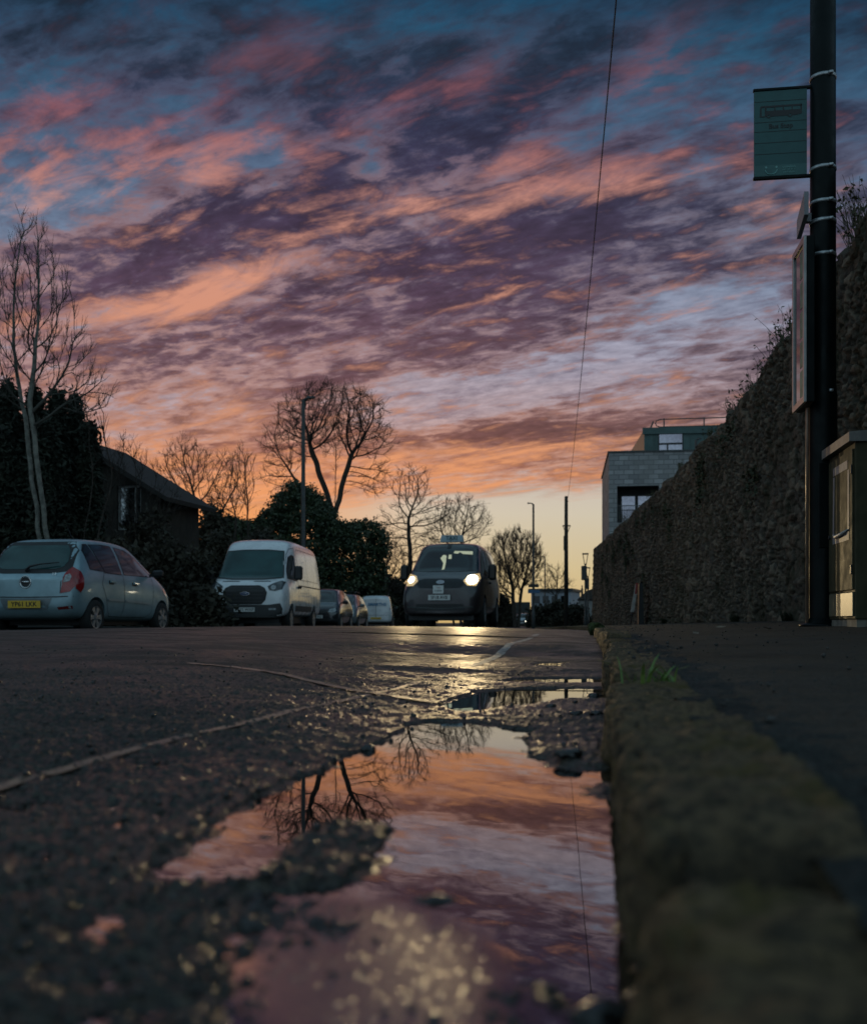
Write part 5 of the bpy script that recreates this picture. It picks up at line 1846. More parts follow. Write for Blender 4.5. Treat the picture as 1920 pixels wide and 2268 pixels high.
    MB().tube([(.0, .62, 1.90), (.0, .60, 1.98), (.0, .50, 2.06)], [.010, .006, .004], 6).build('aerial', M['black'], root)
    # lamps: the lit units and the light they throw down the road
    reflector = mat('glowing_reflector', (0.5, 0.45, 0.35), 0.2, var=0.3, vscale=20.0, emit=(1.0, 0.66, 0.26), estr=0.45)
    lampglow = mat('lit_headlamp', (1, 1, 1), 0.4, var=0.01, emit=(1.0, 0.88, 0.62), estr=28.0)
    for sg in (1, -1):
        h = patch(bvh, [(sg * .54, .98), (sg * .62, 1.10), (sg * .84, 1.17), (sg * .885, 1.06), (sg * .83, .88), (sg * .64, .88)], '+y', 'headlamp', reflector, root, 0.008, 0.04)
        rr = .115 if sg < 0 else .075
        cx = sg * .725
        patch(bvh, [(cx + rr * math.cos(a), 1.015 + rr * 0.9 * math.sin(a)) for a in np.linspace(0, 2 * math.pi, 20)[:-1]], '+y', 'lit_bulb', lampglow, h, 0.016, 0.03)
        l = bpy.data.lights.new('headlamp_beam', 'SPOT')
        l.energy = 1350.0 if sg < 0 else 480.0
        l.color = (1.0, 0.74, 0.38)
        l.spot_size = R(38)
        l.spot_blend = 0.8
        l.shadow_soft_size = 0.06
        lo = bpy.data.objects.new('headlamp_beam', l)
        link(lo, root)
        lo.location = (cx, 2.56, 1.015)
        lo.rotation_euler = (R(86), 0, R(5))
    X, Y = -3.28, 26.6
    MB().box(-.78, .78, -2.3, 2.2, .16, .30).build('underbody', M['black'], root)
    root.location = (X, Y, gz(X, Y) - 0.01)
    root.rotation_euler = (0, 0, math.pi - R(1.0))
    root.scale = (1.0, 1.0, 1.12)
    return root


# ---- smaller cars further up the street
def small_car(label, X, Y, rz, col, sc=(1, 1, 1), rear=False, rails=False, lit=False, name='parked_car', group='cars parked along the far kerb', van=None, txt=None):
    root = empty(name)
    tag(root, label, 'van' if van else 'car', group)
    body = paint(name + '_paint', col, 0.20, 0.3, 0.9, 0.2)
    st = van or hatch_stations()
    wr = 0.30
    wy0, wy1 = (-1.17, 1.21)
    me, bvh = loft_body(st, 3, [(wy0, wr, 0.335, 0.55, 1.0), (wy1, wr, 0.335, 0.55, 1.0)])
    finish_body(me, 'body', body, root)
    for y in (wy0, wy1):
        for sd in (1, -1):
            wheel(root, sd * 0.72, y, wr, 0.18, sd, 5)
    if not van:
        patch(bvh, [(-.62, 1.03), (-.54, 1.42), (.54, 1.42), (.62, 1.03)], '+y', 'windscreen', M['glass'], root, 0.005)
        patch(bvh, [(-.60, 1.00), (-.54, 1.38), (.54, 1.38), (.60, 1.00)], '-y', 'rear_screen', M['glass'], root, 0.006)
        polys = [('r', [(-1.24, 1.02), (-1.22, 1.36), (-.60, 1.42), (-.30, 1.42), (-.28, .98)]),
                 ('f', [(-.19, .98), (-.21, 1.42), (.20, 1.39), (.52, 1.28), (.88, 1.05), (.90, .99)])]
        side_windows(bvh, root, polys, M['black'])
        patch(bvh, [(-.42, .74), (.42, .74), (.36, .62), (-.36, .62)], '+y', 'grille', M['black'], root, 0.006)
        patch(bvh, [(-.55, .46), (.55, .46), (.50, .36), (-.50, .36)], '+y', 'lower_grille', M['black'], root, 0.006)
    lm = mat('lit_far_headlamp', (1, 1, 1), 0.4, var=0.01, emit=(1.0, 0.95, 0.75), estr=9.0) if lit else M['clearlens']
    for sg in (1, -1):
        if not van:
            patch(bvh, [(sg * .44, .66), (sg * .48, .76), (sg * .64, .80), (sg * .68, .72), (sg * .60, .64)], '+y', 'headlamp', lm, root, 0.01, 0.04)
            patch(bvh, [(sg * .58, .70), (sg * .60, .94), (sg * .70, .98), (sg * .74, .72)], '-y', 'tail_lamp', M['redlens'], root, 0.008, 0.04)
            mirror(root, sg * .88, .82, 1.02, body)
        else:
            patch(bvh, [(sg * .70, .80), (sg * .70, 1.30), (sg * .765, 1.28), (sg * .79, .82)], '-y', 'tail_lamp', M['redlens'], root, 0.008, 0.05)
            mirror(root, sg * .92, .95, 1.14, M['black'])
    if van:
        seam(bvh, [(0, .50), (0, 1.66)], 0.016, '-y', 'door_seam', M['black'], root)
        patch(bvh, [(-.62, .72), (.62, .72), (.62, .735), (-.62, .735)], '-y', 'door_seam', M['black'], root)
        for sg in (1, -1):
            v = '+x' if sg > 0 else '-x'
            patch(bvh, [(.30, 1.10), (.32, 1.52), (.72, 1.46), (1.10, 1.12)], v, 'side_window', M['glass'], root, 0.005)
        patch(bvh, [(-.60, 1.14), (-.54, 1.50), (.54, 1.50), (.60, 1.14)], '+y', 'windscreen', M['glass'], root, 0.005)
        bl = mat('blue_lettering', (0.03, 0.13, 0.24), 0.5, var=0.1)
        text_obj('lettering', txt, 0.21, bl, root, (0.06, -1.85, 1.30), (R(86), 0, 0), bold=0.008)
        tk = MB().prism([(-.74, 1.30), (-.70, 1.38), (-.60, 1.28), (-.52, 1.40), (-.60, 1.21)], -1.852, -1.848)
        tk.build('tick_emblem', bl, root)
        plate(root, 'YK15 FNA', -1.835, .56, -1, M['plate_y'])
    else:
        plate(root, 'YJ64 HBX' if rails else 'YS12 KVO', 1.815, .50, 1, M['plate_w'])
    if rails:
        for sg in (1, -1):
            MB().tube([(sg * .52, -1.0, 1.50), (sg * .53, -.9, 1.59), (sg * .53, .2, 1.60), (sg * .53, .35, 1.53)], 0.022, 8).build('roof_rail', M['black'], root, True)
        MB().box(-.58, .58, -.05, 0, 1.60, 1.625).build('roof_bar', M['black'], root)
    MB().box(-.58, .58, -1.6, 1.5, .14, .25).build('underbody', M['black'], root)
    root.location = (X, Y, gz(X, Y) - 0.02)
    root.rotation_euler = (0, 0, rz)
    root.scale = sc
    return root


VAN_ST = [(-1.80, .44, .90, 1.62, .66, .74, .74, .60), (-1.77, .36, .92, 1.72, .72, .79, .78, .65), (-1.65, .30, .95, 1.80, .75, .81, .79, .67), (-.8, .28, .95, 1.84, .76, .815, .79, .68), (.1, .28, .95, 1.82, .76, .815, .79, .67),
          (.42, .28, .95, 1.72, .76, .815, .78, .64), (.60, .28, .95, 1.60, .76, .81, .77, .62), (1.12, .26, .94, 1.16, .76, .80, .75, .60), (1.30, .26, .90, 1.04, .76, .79, .73, .60), (1.58, .26, .80, .92, .72, .75, .67, .56), (1.76, .34, .62, .70, .58, .60, .54, .46)]


def build_far_vehicles():
    small_car('dark hatchback with golden reflections parked just behind the white van', -9.75, 38.6, math.pi + R(5), (0.030, 0.032, 0.036), (1.08, 1.12, 1.04))
    small_car('grey estate car with black roof rails parked behind the dark hatchback', -10.45, 44.8, math.pi + R(5), (0.14, 0.16, 0.17), (1.10, 1.2, 1.06), rails=True)
    small_car('small white van with blue lettering on its tail parked furthest up the road', -11.9, 59.8, R(9), (0.58, 0.60, 0.62), (1.15, 1.15, 1.05), name='small_van', van=VAN_ST, txt='SMARTHS')
    X, Y = at(1158, 118)
    small_car('tiny pale car with lit headlights far up the street', X, Y, math.pi - R(4), (0.35, 0.36, 0.38), (1.1, 1.1, 1.05), lit=True, name='distant_car', group='cars far up the street')
    X, Y = at(1113, 112)
    small_car('far silver car half hidden behind the taxi', X, Y, math.pi - R(2), (0.40, 0.40, 0.42), (1.1, 1.1, 1.05), lit=True, name='distant_car', group='cars far up the street')
    # dark lorry beyond them
    X, Y = at(1154, 150)
    root = empty('distant_lorry', (X, Y, gz(X, Y)), R(4))
    tag(root, 'dark box lorry far up the street behind the tiny pale car', 'lorry')
    dk = mat('dark_lorry_body', (0.02, 0.022, 0.022), 0.6, var=0.3)
    MB().box(-1.2, 1.2, -4.0, 2.2, 0.75, 3.5, bev=0.06).build('cargo_box', dk, root)
    MB().box(-1.15, 1.15, 2.3, 4.2, 0.5, 2.7, bev=0.15).build('cab', dk, root)
    MB().box(-1.0, 1.0, -3.8, 4.0, 0.45, 0.72).build('chassis', M['black'], root)
    rl = mat('lit_tail_lamp', (0.5, 0.02, 0.02), 0.4, var=0.01, emit=(1.0, 0.08, 0.05), estr=6.0)
    for sg in (1, -1):
        MB().box(sg * .95 - .12, sg * .95 + .12, -4.08, -4.02, .85, 1.05).build('tail_lamp', rl, root)
        for y in (-2.6, 3.0):
            wheel(root, sg * .98, y, .5, .3, sg, 6)


build_hatchback()
build_van()
TAXI = build_taxi()
build_far_vehicles()
# ------------------------------------------------------------------ bare trees grown towards points in their crown
def grow_tree(rs, root_pts, crown, n_attr=900, step=0.25, infl=2.2, kill=0.55, iters=170, up=0.0, wob=0.15):
    """root_pts: list of polylines already grown (trunks); crown(n): points the branches reach for"""
    P, par = [], []
    tips = []
    for line in root_pts:
        prev = -1
        for p in line:
            P.append(np.array(p, dtype=float))
            par.append(prev)
            prev = len(P) - 1
        tips.append(prev)
    A = crown(n_attr)
    P_ = np.array(P)
    d = np.linalg.norm(A[:, None] - P_[None], axis=2)
    near = d.argmin(1)
    nd = d.min(1)
    alive = np.ones(len(A), dtype=bool)
    for it in range(iters):
        act = alive & (nd < infl)
        if not act.any():
            if not alive.any() or it > 60:
                break
            act = alive & (nd <= nd[alive].min() + 0.3)
        new = []
        for i in np.unique(near[act]):
            sel = act & (near == i)
            v = A[sel] - P[i]
            v = (v / (np.linalg.norm(v, axis=1)[:, None] + 1e-6)).sum(0)
            v = v / (np.linalg.norm(v) + 1e-6) + rs.normal(0, wob, 3) + np.array([0, 0, up])
            if par[i] >= 0:
                pv = P[i] - P[par[i]]
                v = v + 0.45 * pv / (np.linalg.norm(pv) + 1e-6)
            v /= np.linalg.norm(v)
            new.append((i, P[i] + v * step))
        if not new:
            break
        base = len(P)
        for i, p in new:
            P.append(p)
            par.append(i)
        NP = np.array([p for _, p in new])
        d = np.linalg.norm(A[:, None] - NP[None], axis=2)
        m = d.min(1)
        upd = m < nd
        near[upd] = base + d.argmin(1)[upd]
        nd = np.minimum(nd, m)
        alive &= nd > kill
        if len(P) > 7500:
            break
    return P, par, tips


def tree_mesh(P, par, rs, r_tip, power, twigs=1.0, twig_len=0.5, twig_r=0.008, droop=0.0, r_max=9.0, upt=0.25):
    """tubes along the chains of a grown skeleton, with fine twigs; returns (trunk MB, branch MB)"""
    n = len(P)
    kids = [[] for _ in range(n)]
    for i, p in enumerate(par):
        if p >= 0:
            kids[p].append(i)
    rad = np.zeros(n)
    for i in range(n - 1, -1, -1):
        rad[i] = r_tip if not kids[i] else sum(rad[k] ** power for k in kids[i]) ** (1 / power)
    rad = np.minimum(rad, r_max)
    # straighten noise a little along chains
    trunk, br = MB(), MB()
    starts = [i for i in range(n) if par[i] < 0]
    stack = [(s, None) for s in starts]
    while stack:
        i, frm = stack.pop()
        chain = [] if frm is None else [frm]
        j = i
        while True:
            chain.append(j)
            if not kids[j]:
                break
            ks = sorted(kids[j], key=lambda k: -rad[k])
            for k in ks[1:]:
                stack.append((k, j))
            j = ks[0]
        pts = [P[k] for k in chain]
        rr = [rad[k] for k in chain]
        if frm is not None:
            rr[0] = min(rad[frm], rad[i] * 1.15)
        if len(pts) < 2:
            continue
        big = rr[0]
        sides = 9 if big > 0.08 else (6 if big > 0.03 else 4)
        if len(pts) > 4:   # smooth the path
            q = np.array(pts)
            q[1:-1] = 0.25 * q[:-2] + 0.5 * q[1:-1] + 0.25 * q[2:]
            pts = list(q)
        (trunk if frm is None else br).tube(pts, rr, sides, cap=False)
        # twigs along the thin part of this chain
        for a in range(1, len(pts)):
            if rr[a] > r_tip * 4.5:
                continue
            d = np.array(pts[a]) - np.array(pts[a - 1])
            d /= np.linalg.norm(d) + 1e-6
            nt = rs.poisson(1.1 * twigs) + (3 if a == len(pts) - 1 else 0)
            for t in range(nt):
                v = d + rs.normal(0, 0.55, 3) + np.array([0, 0, upt - droop])
                v /= np.linalg.norm(v)
                L = twig_len * rs.uniform(0.4, 1.2)
                p0 = np.array(pts[a])
                p1 = p0 + v * L * 0.5 + rs.normal(0, 0.05, 3) * L
                v2 = v + rs.normal(0, 0.25, 3) + np.array([0, 0, upt * 0.6 - droop])
                p2 = p1 + v2 / np.linalg.norm(v2) * L * 0.55
                br.tube([p0, p1, p2], [twig_r, twig_r * 0.8, twig_r * 0.45], 3, cap=False)
                if rs.uniform() < 0.6 * min(twigs, 1.4):
                    v3 = v + rs.normal(0, 0.6, 3) + np.array([0, 0, 0.15])
                    br.tube([p1, p1 + v3 / np.linalg.norm(v3) * L * 0.5], [twig_r * 0.7, twig_r * 0.4], 3, cap=False)
    return trunk, br


def ell(rs, c, rx, ry, rz, hollow=0.0, low=-1.0):
    """points filling an ellipsoid round c, fewer in the middle"""
    def f(n):
        out = []
        while len(out) < n:
            p = rs.uniform(-1, 1, 3)
            r = np.linalg.norm(p)
            if r > 1 or r < hollow * rs.uniform(0, 1) or p[2] < low:
                continue
            out.append((c[0] + p[0] * rx, c[1] + p[1] * ry, c[2] + p[2] * rz))
        return np.array(out)
    return f


def both(fs, w):
    def f(n):
        return np.concatenate([g(int(n * k)) for g, k in zip(fs, w)])
    return f


def poly(p0, p1, n, rs, wob=0.05, curve=(0, 0, 0)):
    p0, p1 = np.array(p0, float), np.array(p1, float)
    return [p0 + (p1 - p0) * t + rs.normal(0, wob, 3) * (t > 0) + np.array(curve) * math.sin(math.pi * t) for t in np.linspace(0, 1, n)]


def bare_tree(label, dep, pxc, trunks, crowns, seed, step, n_attr, group='bare trees beyond the far side of the road', bark='bark', twig='twig', **kw):
    """trunks / crowns given as photo measures at depth dep: trunks [(px0, py0, px1, py1)], crowns [(px, py, half width, half height, weight)]"""
    rs = np.random.default_rng(seed)
    s = dep / F
    X, Y = at(pxc, dep)
    z0 = -0.3

    def L(px, py, dd=0.0):
        xl = (px - pxc) * s
        return (xl * CT - dd * ST, xl * ST + dd * CT, EYE + (1379 - py) * s - z0)
    lines = [poly(L(a, b), L(c, d, dd), max(4, int(abs(b - d) * s / step)), rs, 0.04 * step * 4) for a, b, c, d, dd in trunks]
    fs, w = [], []
    for px, py, hw, hh, k in crowns:
        fs.append(ell(rs, L(px, py), hw * s, hw * s * 0.8, hh * s, kw.get('hollow', 0.5)))
        w.append(k)
    P, par, tips = grow_tree(rs, lines, both(fs, w), n_attr, step, kw.get('infl', step * 9), kw.get('kill', step * 2.0), kw.get('iters', 170), kw.get('up', 0.0), kw.get('wob', 0.16))
    tr, br = tree_mesh(P, par, rs, kw.get('r_tip', 0.012), kw.get('power', 2.25), kw.get('twigs', 1.0), kw.get('twig_len', 0.5), kw.get('twig_r', 0.007), kw.get('droop', 0.0), kw.get('r_max', 9.0), kw.get('upt', 0.25))
    root = empty('bare_tree', (X, Y, z0))
    tag(root, label, 'tree', group)
    tr.build('trunk', M[bark], root, True)
    br.build('branches', M[twig], root, True)
    return root


def build_trees():
    bare_tree('tallest spreading bare tree rising behind the round evergreen bush', 80, 735,
              [(736, 1385, 744, 1030, 0), (738, 1150, 778, 1000, 0.3), (737, 1130, 688, 990, -0.5), (735, 1180, 640, 1040, 0.2)],
              [(735, 930, 128, 80, .62), (640, 985, 62, 56, .14), (825, 970, 50, 50, .12), (830, 1060, 40, 40, .07), (620, 1050, 40, 46, .05)],
              1, 0.34, 2600, r_tip=0.016, twigs=1.8, twig_len=0.75, twig_r=0.013, power=2.0, hollow=0.45, kill=0.46, r_max=0.21)
    bare_tree('bare tree with a round fine crown left of the round bush', 66, 440,
              [(440, 1385, 432, 1140, 0), (462, 1385, 470, 1170, 0.4)],
              [(415, 1040, 64, 64, .52), (500, 1075, 50, 70, .33), (360, 1100, 40, 60, .15)],
              2, 0.28, 2200, r_tip=0.012, twigs=1.6, twig_len=0.55, twig_r=0.010, up=0.12, upt=0.5, kill=0.38, power=2.05, r_max=0.17)
    bare_tree('upright bare sapling clump with vertical twigs just left of the round bush', 60, 545,
              [(520, 1385, 522, 1130, 0), (545, 1385, 548, 1120, 0.3)],
              [(535, 1070, 34, 78, .75), (480, 1120, 30, 60, .25)],
              3, 0.24, 1000, r_tip=0.012, twigs=1.4, twig_len=0.6, twig_r=0.010, up=0.3, upt=0.8, kill=0.34, power=2.1, r_max=0.10)
    bare_tree('slender twisted bare tree left of the taxi', 76, 912,
              [(912, 1385, 905, 1150, 0)],
              [(912, 1085, 50, 52, .36), (880, 1160, 50, 44, .18), (960, 1140, 46, 46, .20), (915, 1210, 62, 50, .26)],
              4, 0.27, 1700, r_tip=0.014, twigs=1.0, twig_len=0.55, twig_r=0.012, hollow=0.5, power=2.05, kill=0.40, r_max=0.2)
    bare_tree('rounded bare tree directly behind the taxi', 90, 1022,
              [(1020, 1385, 1022, 1190, 0), (1005, 1385, 990, 1200, 0.4)],
              [(1022, 1160, 68, 60, .8), (975, 1190, 40, 50, .2)],
              5, 0.30, 1500, r_tip=0.014, twigs=1.1, twig_len=0.65, twig_r=0.012, power=2.1, kill=0.42, r_max=0.2)
    bare_tree('dense vase shaped bare tree just right of the taxi', 96, 1142,
              [(1140, 1390, 1136, 1310, 0), (1148, 1390, 1154, 1312, 0.4)],
              [(1142, 1245, 66, 70, .8), (1120, 1275, 62, 52, .2)],
              6, 0.30, 2400, r_tip=0.018, twigs=2.4, twig_len=0.85, twig_r=0.015, up=0.22, upt=0.7, r_max=0.45, kill=0.42, power=2.05)
    bare_tree('small low bare tree between the two thin lamp posts', 112, 1235,
              [(1228, 1390, 1230, 1325, 0)],
              [(1230, 1290, 34, 34, 1.0)],
              7, 0.34, 700, r_tip=0.018, twigs=1.6, twig_len=0.8, twig_r=0.016, up=0.15, kill=0.5, r_max=0.2)
    bare_tree('low tangled bare tree behind the small white van', 74, 860,
              [(862, 1390, 858, 1300, 0), (835, 1390, 838, 1310, 0)],
              [(850, 1260, 56, 66, 1.0)],
              8, 0.26, 1300, r_tip=0.013, twigs=2.0, twig_len=0.6, twig_r=0.011, kill=0.36, r_max=0.14)
    bare_tree('pale barked two stemmed ash tree reaching over the hatchback', 25, 90,
              [(108, 1225, 70, 900, 0), (90, 1200, 42, 900, 0.3)],
              [(75, 700, 96, 170, .50), (20, 760, 80, 150, .18), (150, 810, 62, 110, .14), (185, 880, 66, 60, .08), (65, 560, 50, 80, .10)],
              9, 0.20, 2400, bark='palebark', twig='palebark2', r_tip=0.009, twigs=1.2, twig_len=0.40, twig_r=0.0065, up=0.34, upt=1.0, power=1.95, hollow=0.3, iters=260, kill=0.27, r_max=0.058)
    bare_tree('thin leaning bare sapling right of the pale ash', 24, 215,
              [(170, 1300, 205, 1090, 0), (190, 1300, 240, 1060, 0.3)],
              [(225, 980, 44, 90, .7), (262, 1020, 30, 60, .3)],
              10, 0.18, 420, bark='bark', twig='twig', r_tip=0.0095, twigs=0.8, twig_len=0.42, twig_r=0.008, up=0.4, upt=0.9, kill=0.34, r_max=0.05)
    bare_tree('wispy bare tree in front of the dark house', 31, 300,
              [(300, 1390, 300, 1160, 0), (330, 1390, 345, 1200, 0.3), (270, 1390, 258, 1180, -0.3)],
              [(290, 1050, 64, 60, .32), (340, 1120, 64, 66, .36), (260, 1130, 54, 66, .32)],
              11, 0.20, 1300, r_tip=0.007, twigs=1.4, twig_len=0.42, twig_r=0.006, up=0.2, upt=0.6, kill=0.32, r_max=0.06)


def clump_cloud(rs, shape, ncl, per, spread, size, asp=1.6):
    """leaf cards gathered in clumps whose centres fill a shape"""
    C = shape(ncl)
    pos = np.repeat(C, per, axis=0) + rs.normal(0, 1, (ncl * per, 3)) * np.array(spread)
    nr = rs.normal(0, 0.5, pos.shape) + np.array([0, 0, 0.4])
    return leaf_cards(len(pos), pos, nr, rs.uniform(size[0], size[1], len(pos)), rs, asp)


def build_evergreens():
    ever = mat('dark_evergreen_leaf', (0.018, 0.030, 0.012), 0.55, col2=(0.040, 0.058, 0.022), vscale=1.6)
    coni = mat('dark_conifer_spray', (0.008, 0.012, 0.006), 0.8, col2=(0.014, 0.020, 0.009), vscale=1.2)
    hedge = mat('winter_hedge_leaf', (0.020, 0.018, 0.010), 0.8, col2=(0.036, 0.030, 0.016), vscale=1.0)
    # round evergreen bush
    rs = np.random.default_rng(31)
    D = 66.0
    s = D / F
    X, Y = at(658, D)
    root = empty('evergreen_bush', (X, Y, -0.1))
    tag(root, 'huge round evergreen bush behind the white panel van', 'bush')

    def dome(n):
        out = []
        while len(out) < n:
            p = rs.normal(size=3)
            p /= np.linalg.norm(p)
            if p[2] < -0.15:
                continue
            r = 1 - abs(rs.normal(0, 0.09)) if rs.uniform() < 0.75 else rs.uniform(0.3, 0.9)
            k = 1 + 0.10 * math.sin(p[0] * 7 + 1) + 0.08 * math.sin(p[2] * 9 + p[0] * 4)
            zz = max(p[2], -0.1)
            out.append((p[0] * r * k * 192 * s, p[1] * r * 3.6, 0.3 + zz ** 0.6 * r * k * 275 * s if zz > 0 else 0.3 + rs.uniform(0, 1.2)))
        return np.array(out)
    v, q = clump_cloud(rs, dome, 2800, 40, (0.20, 0.26, 0.15), (0.09, 0.17))
    quads_np('foliage', v, q, ever, root)
    st = MB()
    for k in range(7):
        a = rs.uniform(-1.6, 1.6)
        st.tube([(a * 0.5, rs.uniform(-.4, .4), 0), (a * 0.9, 0, 1.5), (a * 1.5, 0, 3.2)], [.12, .09, .04], 6)
    st.build('stems', M['bark'], root)
    # row of tall conifers at the left edge
    for i, (px, top, hw, dd, lab) in enumerate([(-60, 880, 70, 30.0, 'dark conifer at the very left edge of the row'), (20, 873, 52, 29.6, 'dark broad conifer behind the pale ash stems'),
                                                (78, 884, 44, 30.4, 'dark conifer second behind the ash crown fork'), (128, 892, 40, 29.8, 'dark conifer in the middle of the row with a ragged top'),
                                                (168, 896, 24, 30.2, 'narrow dark conifer with a pointed top'), (200, 960, 22, 29.2, 'shorter narrow conifer at the right end of the row'),
                                                (100, 960, 70, 28.6, 'low broad dark conifer in front of the row'), (10, 980, 70, 28.4, 'low dark conifer below the left end of the row')]):
        rs = np.random.default_rng(40 + i)
        sc = dd / F
        X, Y = at(px, dd)
        h = (1390 - top) * sc
        w = hw * sc
        root = empty('conifer', (X, Y, -0.1))
        tag(root, lab, 'conifer', 'row of dark conifers')

        def col(n, h=h, w=w, rs=rs):
            t = rs.uniform(0, 1, n) ** 0.9
            prof = np.clip(1.15 - t ** 2.6 * 1.1, 0.06, 1)
            a = rs.uniform(0, 6.283, n)
            r = w * prof * np.sqrt(rs.uniform(0.05, 1, n))
            return np.stack([r * np.cos(a), r * np.sin(a), 0.2 + t * h], -1)
        v, q = clump_cloud(rs, col, 900 if hw > 30 else 520, 24, (0.10, 0.10, 0.20), (0.05, 0.11), 2.4)
        quads_np('foliage', v, q, coni, root)
        MB().tube([(0, 0, 0), (0.02, 0, h * 0.6), (0, 0, h * 0.93)], [w * .16 + .05, w * .1 + .03, 0.02], 7).build('trunk', M['bark'], root)
    # hedges and dark shrubs along the gardens
    for i, (px, top, hw, dd, lab) in enumerate([(60, 1215, 130, 24.0, 'dark hedge behind the silver blue hatchback'), (262, 1185, 95, 25.5, 'dark hedge between the house and the hatchback mirror'),
                                                (318, 1150, 62, 31.5, 'dark ivy covered shrub in front of the house wall'), (352, 1112, 44, 33.0, 'tall dark shrub below the house eave'), (400, 1170, 90, 30.0, 'brown winter hedge left of the white panel van'), (540, 1150, 90, 52.0, 'tall scrubby brown hedge behind the van roof'),
                                                (445, 1290, 40, 27.0, 'low ivy hump on the garden wall beside the van'), (385, 1160, 34, 42.0, 'square clipped dark hedge top beside the house eave'),
                                                (470, 1120, 70, 58.0, 'dark shrubs sloping up to the round bush'),
                                                (890, 1290, 60, 80.0, 'low dark hedge behind the small white van'), (820, 1240, 50, 78.0, 'dark shrub behind the estate car'),
                                                (1085, 1318, 46, 100.0, 'dark hedge behind the taxi mirror'), (1216, 1340, 40, 92.0, 'brown hedge below the distant white building'), (1270, 1350, 36, 86.0, 'dark low hedge at the foot of the telegraph pole')]):
        rs = np.random.default_rng(70 + i)
        sc = dd / F
        X, Y = at(px, dd)
        h = (1388 - top) * sc
        w = hw * sc
        root = empty('hedge', (X, Y, -0.15))
        tag(root, lab, 'hedge', 'hedges and shrubs along the gardens')

        def mound(n, h=h, w=w, rs=rs):
            x = rs.uniform(-1, 1, n)
            y = rs.uniform(-1, 1, n)
            top_ = (1 - np.abs(x) ** 3.5) * (0.80 + 0.2 * np.sin(x * 5 + i)) * h
            return np.stack([x * w, y * 0.7, 0.1 + top_ * rs.uniform(0, 1, n) ** 0.7], -1)
        ncl = int(np.clip(w * h * 120, 260, 900))
        k = 1 + dd / 60
        v, q = clump_cloud(rs, mound, ncl, 26, (0.12 * k, 0.12, 0.10 * k), (0.05 * k, 0.11 * k))
        quads_np('foliage', v, q, hedge, root)
        st = MB()
        for j in range(70):
            x = rs.uniform(-1, 1) * w
            hh = h * rs.uniform(0.6, 1.15) * (1 - abs(x / w) ** 3)
            st.tube([(x, rs.uniform(-.5, .5), 0), (x + rs.normal(0, .1), rs.uniform(-.5, .5), hh * .6), (x + rs.normal(0, .25), rs.uniform(-.5, .5), hh)], [.014 * k, .009 * k, .003 * k], 4, cap=False)
        st.build('twigs', M['twig'], root)


M['palebark2'] = mat('pale_twigs', (0.060, 0.056, 0.046), 0.9, var=0.4, vscale=3.0)
build_trees()
build_evergreens()
# ------------------------------------------------------------------ lamp posts, poles, wire, houses, small things
def lamp_post(label, px, top, dep, arm, w0, w1, plates=(), group='street lamp posts'):
    X, Y = at(px, dep)
    root = empty('street_lamp', (X, Y, -0.3))
    tag(root, label, 'street lamp', group)
    h = hgt(top, dep) + 0.3
    MB().lathe([(w0 * 1.5, 0), (w0 * 1.5, 1.2), (w0 * 1.05, 1.3), (w0, 1.5), (w1, h - 0.05), (w1, h)], 14).build('post', M['lamp_grey'], root, True)
    hd = MB()
    a = arm
    hd.tube([(0, 0, h - 0.02), (a * 0.25, 0, h + 0.05), (a * 0.4, 0, h + 0.07)], [w1 * .8, w1 * .7, w1 * .6], 8)
    hd.build('bracket_arm', M['lamp_grey'], root, True)
    x0, x1 = sorted((a * 0.38, a))
    b = MB()
    b.add([(x0, -.11, h + .04), (x1, -.08, h + .06), (x1, .08, h + .06), (x0, .11, h + .04), (x0, -.09, h + .13), (x1, -.05, h + .10), (x1, .05, h + .10), (x0, .09, h + .13)],
          [(3, 2, 1, 0), (4, 5, 6, 7), (0, 1, 5, 4), (1, 2, 6, 5), (2, 3, 7, 6), (3, 0, 4, 7)])
    b.build('lantern', M['lamp_grey'], root)
    for (z0, z1, x0, x1, m) in plates:
        MB().box(x0, x1, -w0 - .05, -w0 - .01, z0, z1, bev=0.01).build('sign_plate', m, root)
    return root


def lantern_post(label, px, top, dep, hw, box=None):
    """post with an open tapering lantern on top and a long box below it"""
    X, Y = at(px, dep)
    root = empty('lantern_post', (X, Y, -0.3))
    tag(root, label, 'lantern post', 'lantern posts beside the wall')
    h = hgt(top, dep) + 0.3
    MB().lathe([(.13, 0), (.13, .9), (.075, 1.0), (.06, h - 1.1), (.05, h - .75)], 12).build('post', M['lamp_grey'], root, True)
    ln = MB()
    for sg in (1, -1):
        for y in (.12, -.12):
            ln.tube([(sg * .06, y * .4, h - .72), (sg * hw, y, h - .06)], .028, 6)
    ln.box(-hw - .05, hw + .05, -.18, .18, h - .07, h + .02, bev=0.02)
    ln.box(-.08, .08, -.08, .08, h - .80, h - .70, bev=0.01)
    ln.build('lantern', M['lamp_grey'], root)
    if box:
        MB().box(-.28, .10, -.12, .12, h - box[1], h - box[0], bev=0.04).build('control_box', M['lamp_grey'], root)
    return root


